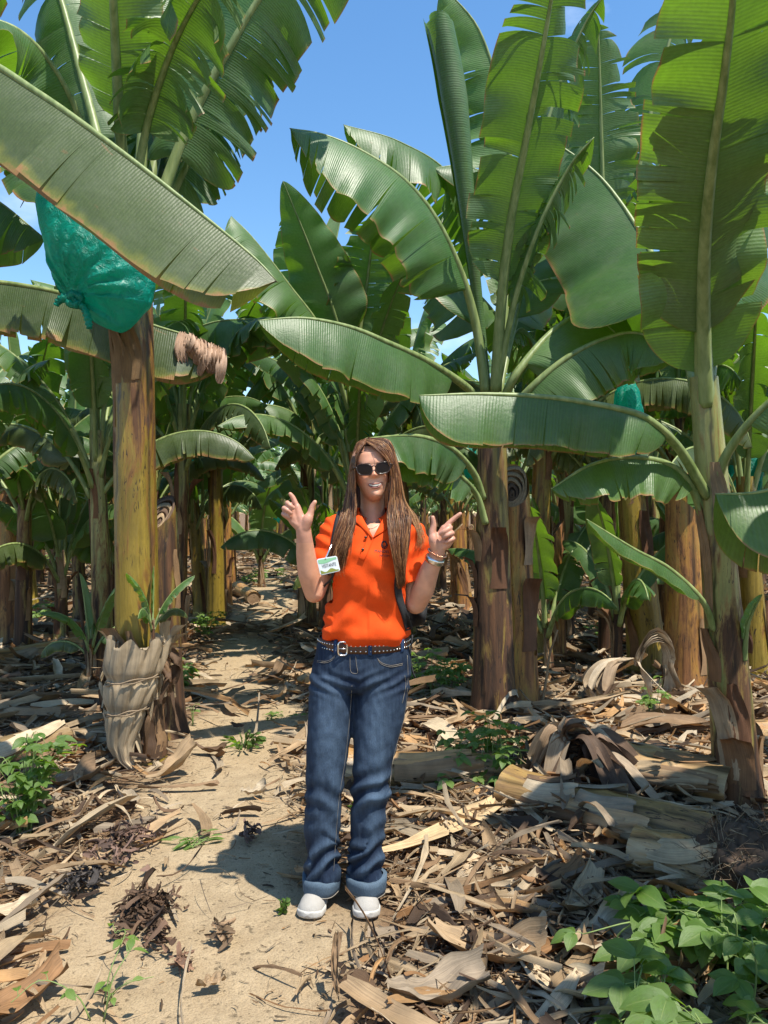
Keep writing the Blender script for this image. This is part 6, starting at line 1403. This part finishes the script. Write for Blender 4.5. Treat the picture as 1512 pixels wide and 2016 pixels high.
# ---- things worn or carried (top level)
def own(name, loc, label, cat): return empty(name, Vector(loc), label, cat)
def parw(o, root): o.parent = root; o.matrix_parent_inverse = Matrix.Translation(-root.location); return o
sg = own('sunglasses', H(0, .1, 0), 'dark tortoise sunglasses on the face of the person', 'sunglasses')
def lens_ring(cx, w_, h_, skew, n=36):
    out = []
    for a in np.linspace(0, 2 * math.pi, n, endpoint=False):
        c, s = math.cos(a), math.sin(a); x_ = w_ * np.sign(c) * abs(c) ** .60; z_ = h_ * np.sign(s) * abs(s) ** .8
        if s < 0: x_ *= .90 + .1 * (1 + s)
        z_ += skew * x_ * .12; out.append((cx + x_, z_))
    return out
def fy(x_, z_=0): return .1005 - 3.2 * x_ * x_ - 1.5 * z_ * z_
fm = MB(); 
for side in (-1, 1):
    ring = lens_ring(side * .0325, .0265, .0195, side); pts = [H(a, fy(a, b), b - .001) for a, b in ring]
    lm_ = MB(); cx_ = side * .0335; G = np.zeros((6, len(ring), 3))
    for i in range(6):
        k_ = 1 - i / 5
        for j, (a, b) in enumerate(ring): aa = cx_ + (a - cx_) * k_; bb = b * k_; G[i, j] = H(aa, fy(aa, bb) + .0006, bb - .001)
    lm_.grid(G, closeV=True); parw(lm_.build('lens', M['lens']), sg)
    fm.tube(pts + [pts[0]], .0021, 8, cap=False)
    tb = MB(); tb.tube([H(side * .060, fy(.060), .010), H(side * .070, .07, .011), H(side * .074, .03, .010), H(side * .075, -.01, .004)], .0026, 8); parw(tb.build('temple', M['frame']), sg)
fm.tube([H(-.008, fy(.008) + .001, .006), H(0, fy(0) + .003, .009), H(.008, fy(.008) + .001, .006)], .0022, 8); parw(fm.build('frame', M['frame']), sg)
# backpack
bp = own('backpack', q3(745, 1265, .16), 'black backpack worn by the person, its body showing behind the right hip', 'backpack')
bm_ = MB(); loft(bm_, [(.02, 2.97, .985, .10, .04, .06), (.035, 2.98, 1.0, .125, .055, .10), (.04, 2.98, 1.12, .135, .06, .13), (.02, 2.98, 1.28, .13, .06, .12), (.01, 2.96, 1.40, .11, .05, .09), (.0, 2.94, 1.44, .07, .03, .05)], 44, 2.6)
V = bm_.v[0]
for i in range(len(V)): V[i, :2] *= 1 + .02 * n2(V[i, 0] * 14, V[i, 2] * 14, 4)
parw(bm_.build('pack_body', M['black']), bp)
def strap(pts, w_, name='strap', bv=BS, off=.007, parent=bp, mat='black'):
    C, _ = catmull([(a, b, c) for a, b, c in pts], 34); G = np.zeros((34, 4, 3)); T = np.gradient(C[:, :2], axis=0); T /= np.linalg.norm(T, axis=1)[:, None]
    for i in range(34):
        for j in range(4):
            o_ = (j / 3 - .5) * w_; px_, py_ = C[i, 0] - T[i, 1] * o_, C[i, 1] + T[i, 0] * o_
            h = surf(bv, px_, py_, off, YP + C[i, 2]); b0 = q3(px_, py_, C[i, 2]); G[i, j] = h if abs(h[1] - (YP + C[i, 2])) < .07 else b0
    for _ in range(2): G[1:-1] = (G[:-2] + 2 * G[1:-1] + G[2:]) / 4
    s_ = MB(); s_.grid(G); o = thick(s_.build(name, M[mat]), .005); o.modifiers[0].offset = 0; return parw(o, parent)
strap([(800, 1012, .02), (803, 1026, -.03), (801, 1050, -.08), (797, 1085, -.10), (788, 1120, -.105), (783, 1150, -.10), (787, 1180, -.09), (797, 1210, -.07), (806, 1240, -.02)], 13)
strap([(672, 1008, .02), (667, 1024, -.03), (662, 1050, -.07), (655, 1085, -.09), (648, 1110, -.09), (641, 1130, -.08)], 15)
strap([(660, 1118, -.09), (652, 1140, -.09), (640, 1152, -.07), (631, 1166, -.05), (627, 1182, .0)], 4)
ls = MB(); ls.tube(catmull([q3(812, 1250, .06), q3(808, 1290, .03), q3(812, 1320, .02), q3(818, 1335, .02)], 16)[0], .0035, 6); parw(ls.build('loose_strap', M['black']), bp)
# badge
bd = own('visitor_badge', q3(646, 1113, -.15), 'white and green visitor card clipped to the left strap of the backpack', 'badge')
c4 = [P(623, 1101, 2.655), P(663, 1094, 2.65), P(670, 1124, 2.64), P(631, 1133, 2.645)]
def card(u, v, off=0.0): 
    a = c4[0].lerp(c4[1], u); b = c4[3].lerp(c4[2], u); return np.array(tuple(a.lerp(b, v))) + np.array((0, -off, 0))
def rr_outline(n=10, r=.10):
    o = []
    for cx, cy, a0 in ((1 - r, 1 - r * 1.3, 0), (r, 1 - r * 1.3, 90), (r, r * 1.3, 180), (1 - r, r * 1.3, 270)):
        for a in np.linspace(a0, a0 + 90, n): o.append((cx + r * math.cos(rad(a)), cy + r * 1.3 * math.sin(rad(a))))
    return o
kb = MB(); ol = rr_outline(); G = np.zeros((5, len(ol), 3))
for i, (k_, of) in enumerate(((0, -.001), (1, -.001), (1, .0008), (.96, .0012), (0, .0012))):
    for j, (u, v) in enumerate(ol): G[i, j] = card(.5 + (u - .5) * k_, .5 + (v - .5) * k_, of)
kb.grid(G, closeV=True); parw(kb.build('card_body', M['card'], None, smooth=False), bd)
g_ = MB(); G = np.zeros((20, 3, 3))
for i, u in enumerate(np.linspace(.06, .95, 20)):
    for j in range(3): G[i, j] = card(u, .07 + j / 2 * (.20 + .07 * math.sin(u * 5)), .002)
g_.grid(G); parw(g_.build('top_band', M['green1'], None, smooth=False), bd)
g_ = MB(); G = np.zeros((24, 3, 3))
for i, u in enumerate(np.linspace(.06, .94, 24)):
    t_ = .70 + .16 * math.sin(u * 5.5 + 3.0) ** 2
    for j in range(3): G[i, j] = card(u, t_ + (.94 - t_) * j / 2, .002)
g_.grid(G); parw(g_.build('bottom_band', M['olive1'], None, smooth=False), bd)
me = text_mesh('VISITANTE', .25)
for v in me.vertices: v.co = Vector(card(.53 + v.co.x * .60, .60 - v.co.y * 1.25, .0026))
o = D.objects.new('card_lettering', me); COL.objects.link(o); me.materials.append(M['ink']); parw(o, bd)
cp = MB(); cp.tube([card(.42, .10, .002), q3(648, 1084, -.12), q3(653, 1072, -.115)], [.003, .004, .005], 6); parw(cp.build('clip', M['silver']), bd)
st_ = MB(); st_.tube([card(.55, .96, .0), q3(654, 1140, -.11), q3(656, 1146, -.10)], .0018, 5); parw(st_.build('cord_tail', M['black']), bd)
# watch and bracelet round the raised wrist
ax0 = q3(846, 1122, -.085); ax1 = q3(860, 1088, -.104); axd = (ax1 - ax0) / np.linalg.norm(ax1 - ax0); sx = np.cross(axd, (0, -1, 0)); sx /= np.linalg.norm(sx); sy = np.cross(axd, sx)
wt = own('wrist_watch', q3(856, 1101, -.1), 'silver wrist watch on the raised wrist right of the hair', 'watch'); c0 = q3(855.5, 1102, -.098)
wb = MB(); n = 44; G = np.zeros((6, n, 3))
for i, (u, dr) in enumerate(((-.0105, -.002), (-.0105, .001), (-.004, .003), (.004, .003), (.0105, .001), (.0105, -.002))):
    for j, t in enumerate(np.linspace(0, 2 * math.pi, n, endpoint=False)): rr = .0315 + dr + .0008 * (j % 2); G[i, j] = c0 + axd * u + sx * rr * 1.02 * math.cos(t) + sy * rr * math.sin(t)
wb.grid(G, closeV=True); parw(wb.build('watch_band', M['silver']), wt)
br = own('bracelet', q3(861, 1090, -.1), 'rose gold twisted chain bracelet just above the watch', 'bracelet'); c0 = q3(860.5, 1088.5, -.106); bb = MB()
for ph in (0, math.pi):
    bb.tube([c0 + sx * (.0315 + .0022 * math.cos(22 * t + ph)) * math.cos(t) * 1.02 + sy * (.0315 + .0022 * math.cos(22 * t + ph)) * math.sin(t) + axd * .0025 * math.sin(22 * t + ph) for t in np.linspace(0, 2 * math.pi, 220)], .0017, 5, cap=False)
parw(bb.build('chain', M['gold']), br)
nk = own('necklace', q3(730, 1035, -.06), 'thin dark bar necklace in the open collar', 'necklace'); nb = MB(); BB = bvh_of(body)
nb.tube([surf(BB, a, b, .001, 2.75) for a, b in catmull([(708, 1020, 0), (720, 1036, 0), (728, 1041, 0), (742, 1036, 0), (756, 1022, 0)], 24)[0][:, :2]], .0006, 4)
nb.tube([surf(BB, 720.5, 1038.5, .002, 2.75), surf(BB, 728, 1041.5, .002, 2.75)], .0016, 6); parw(nb.build('chain', M['frame']), nk)
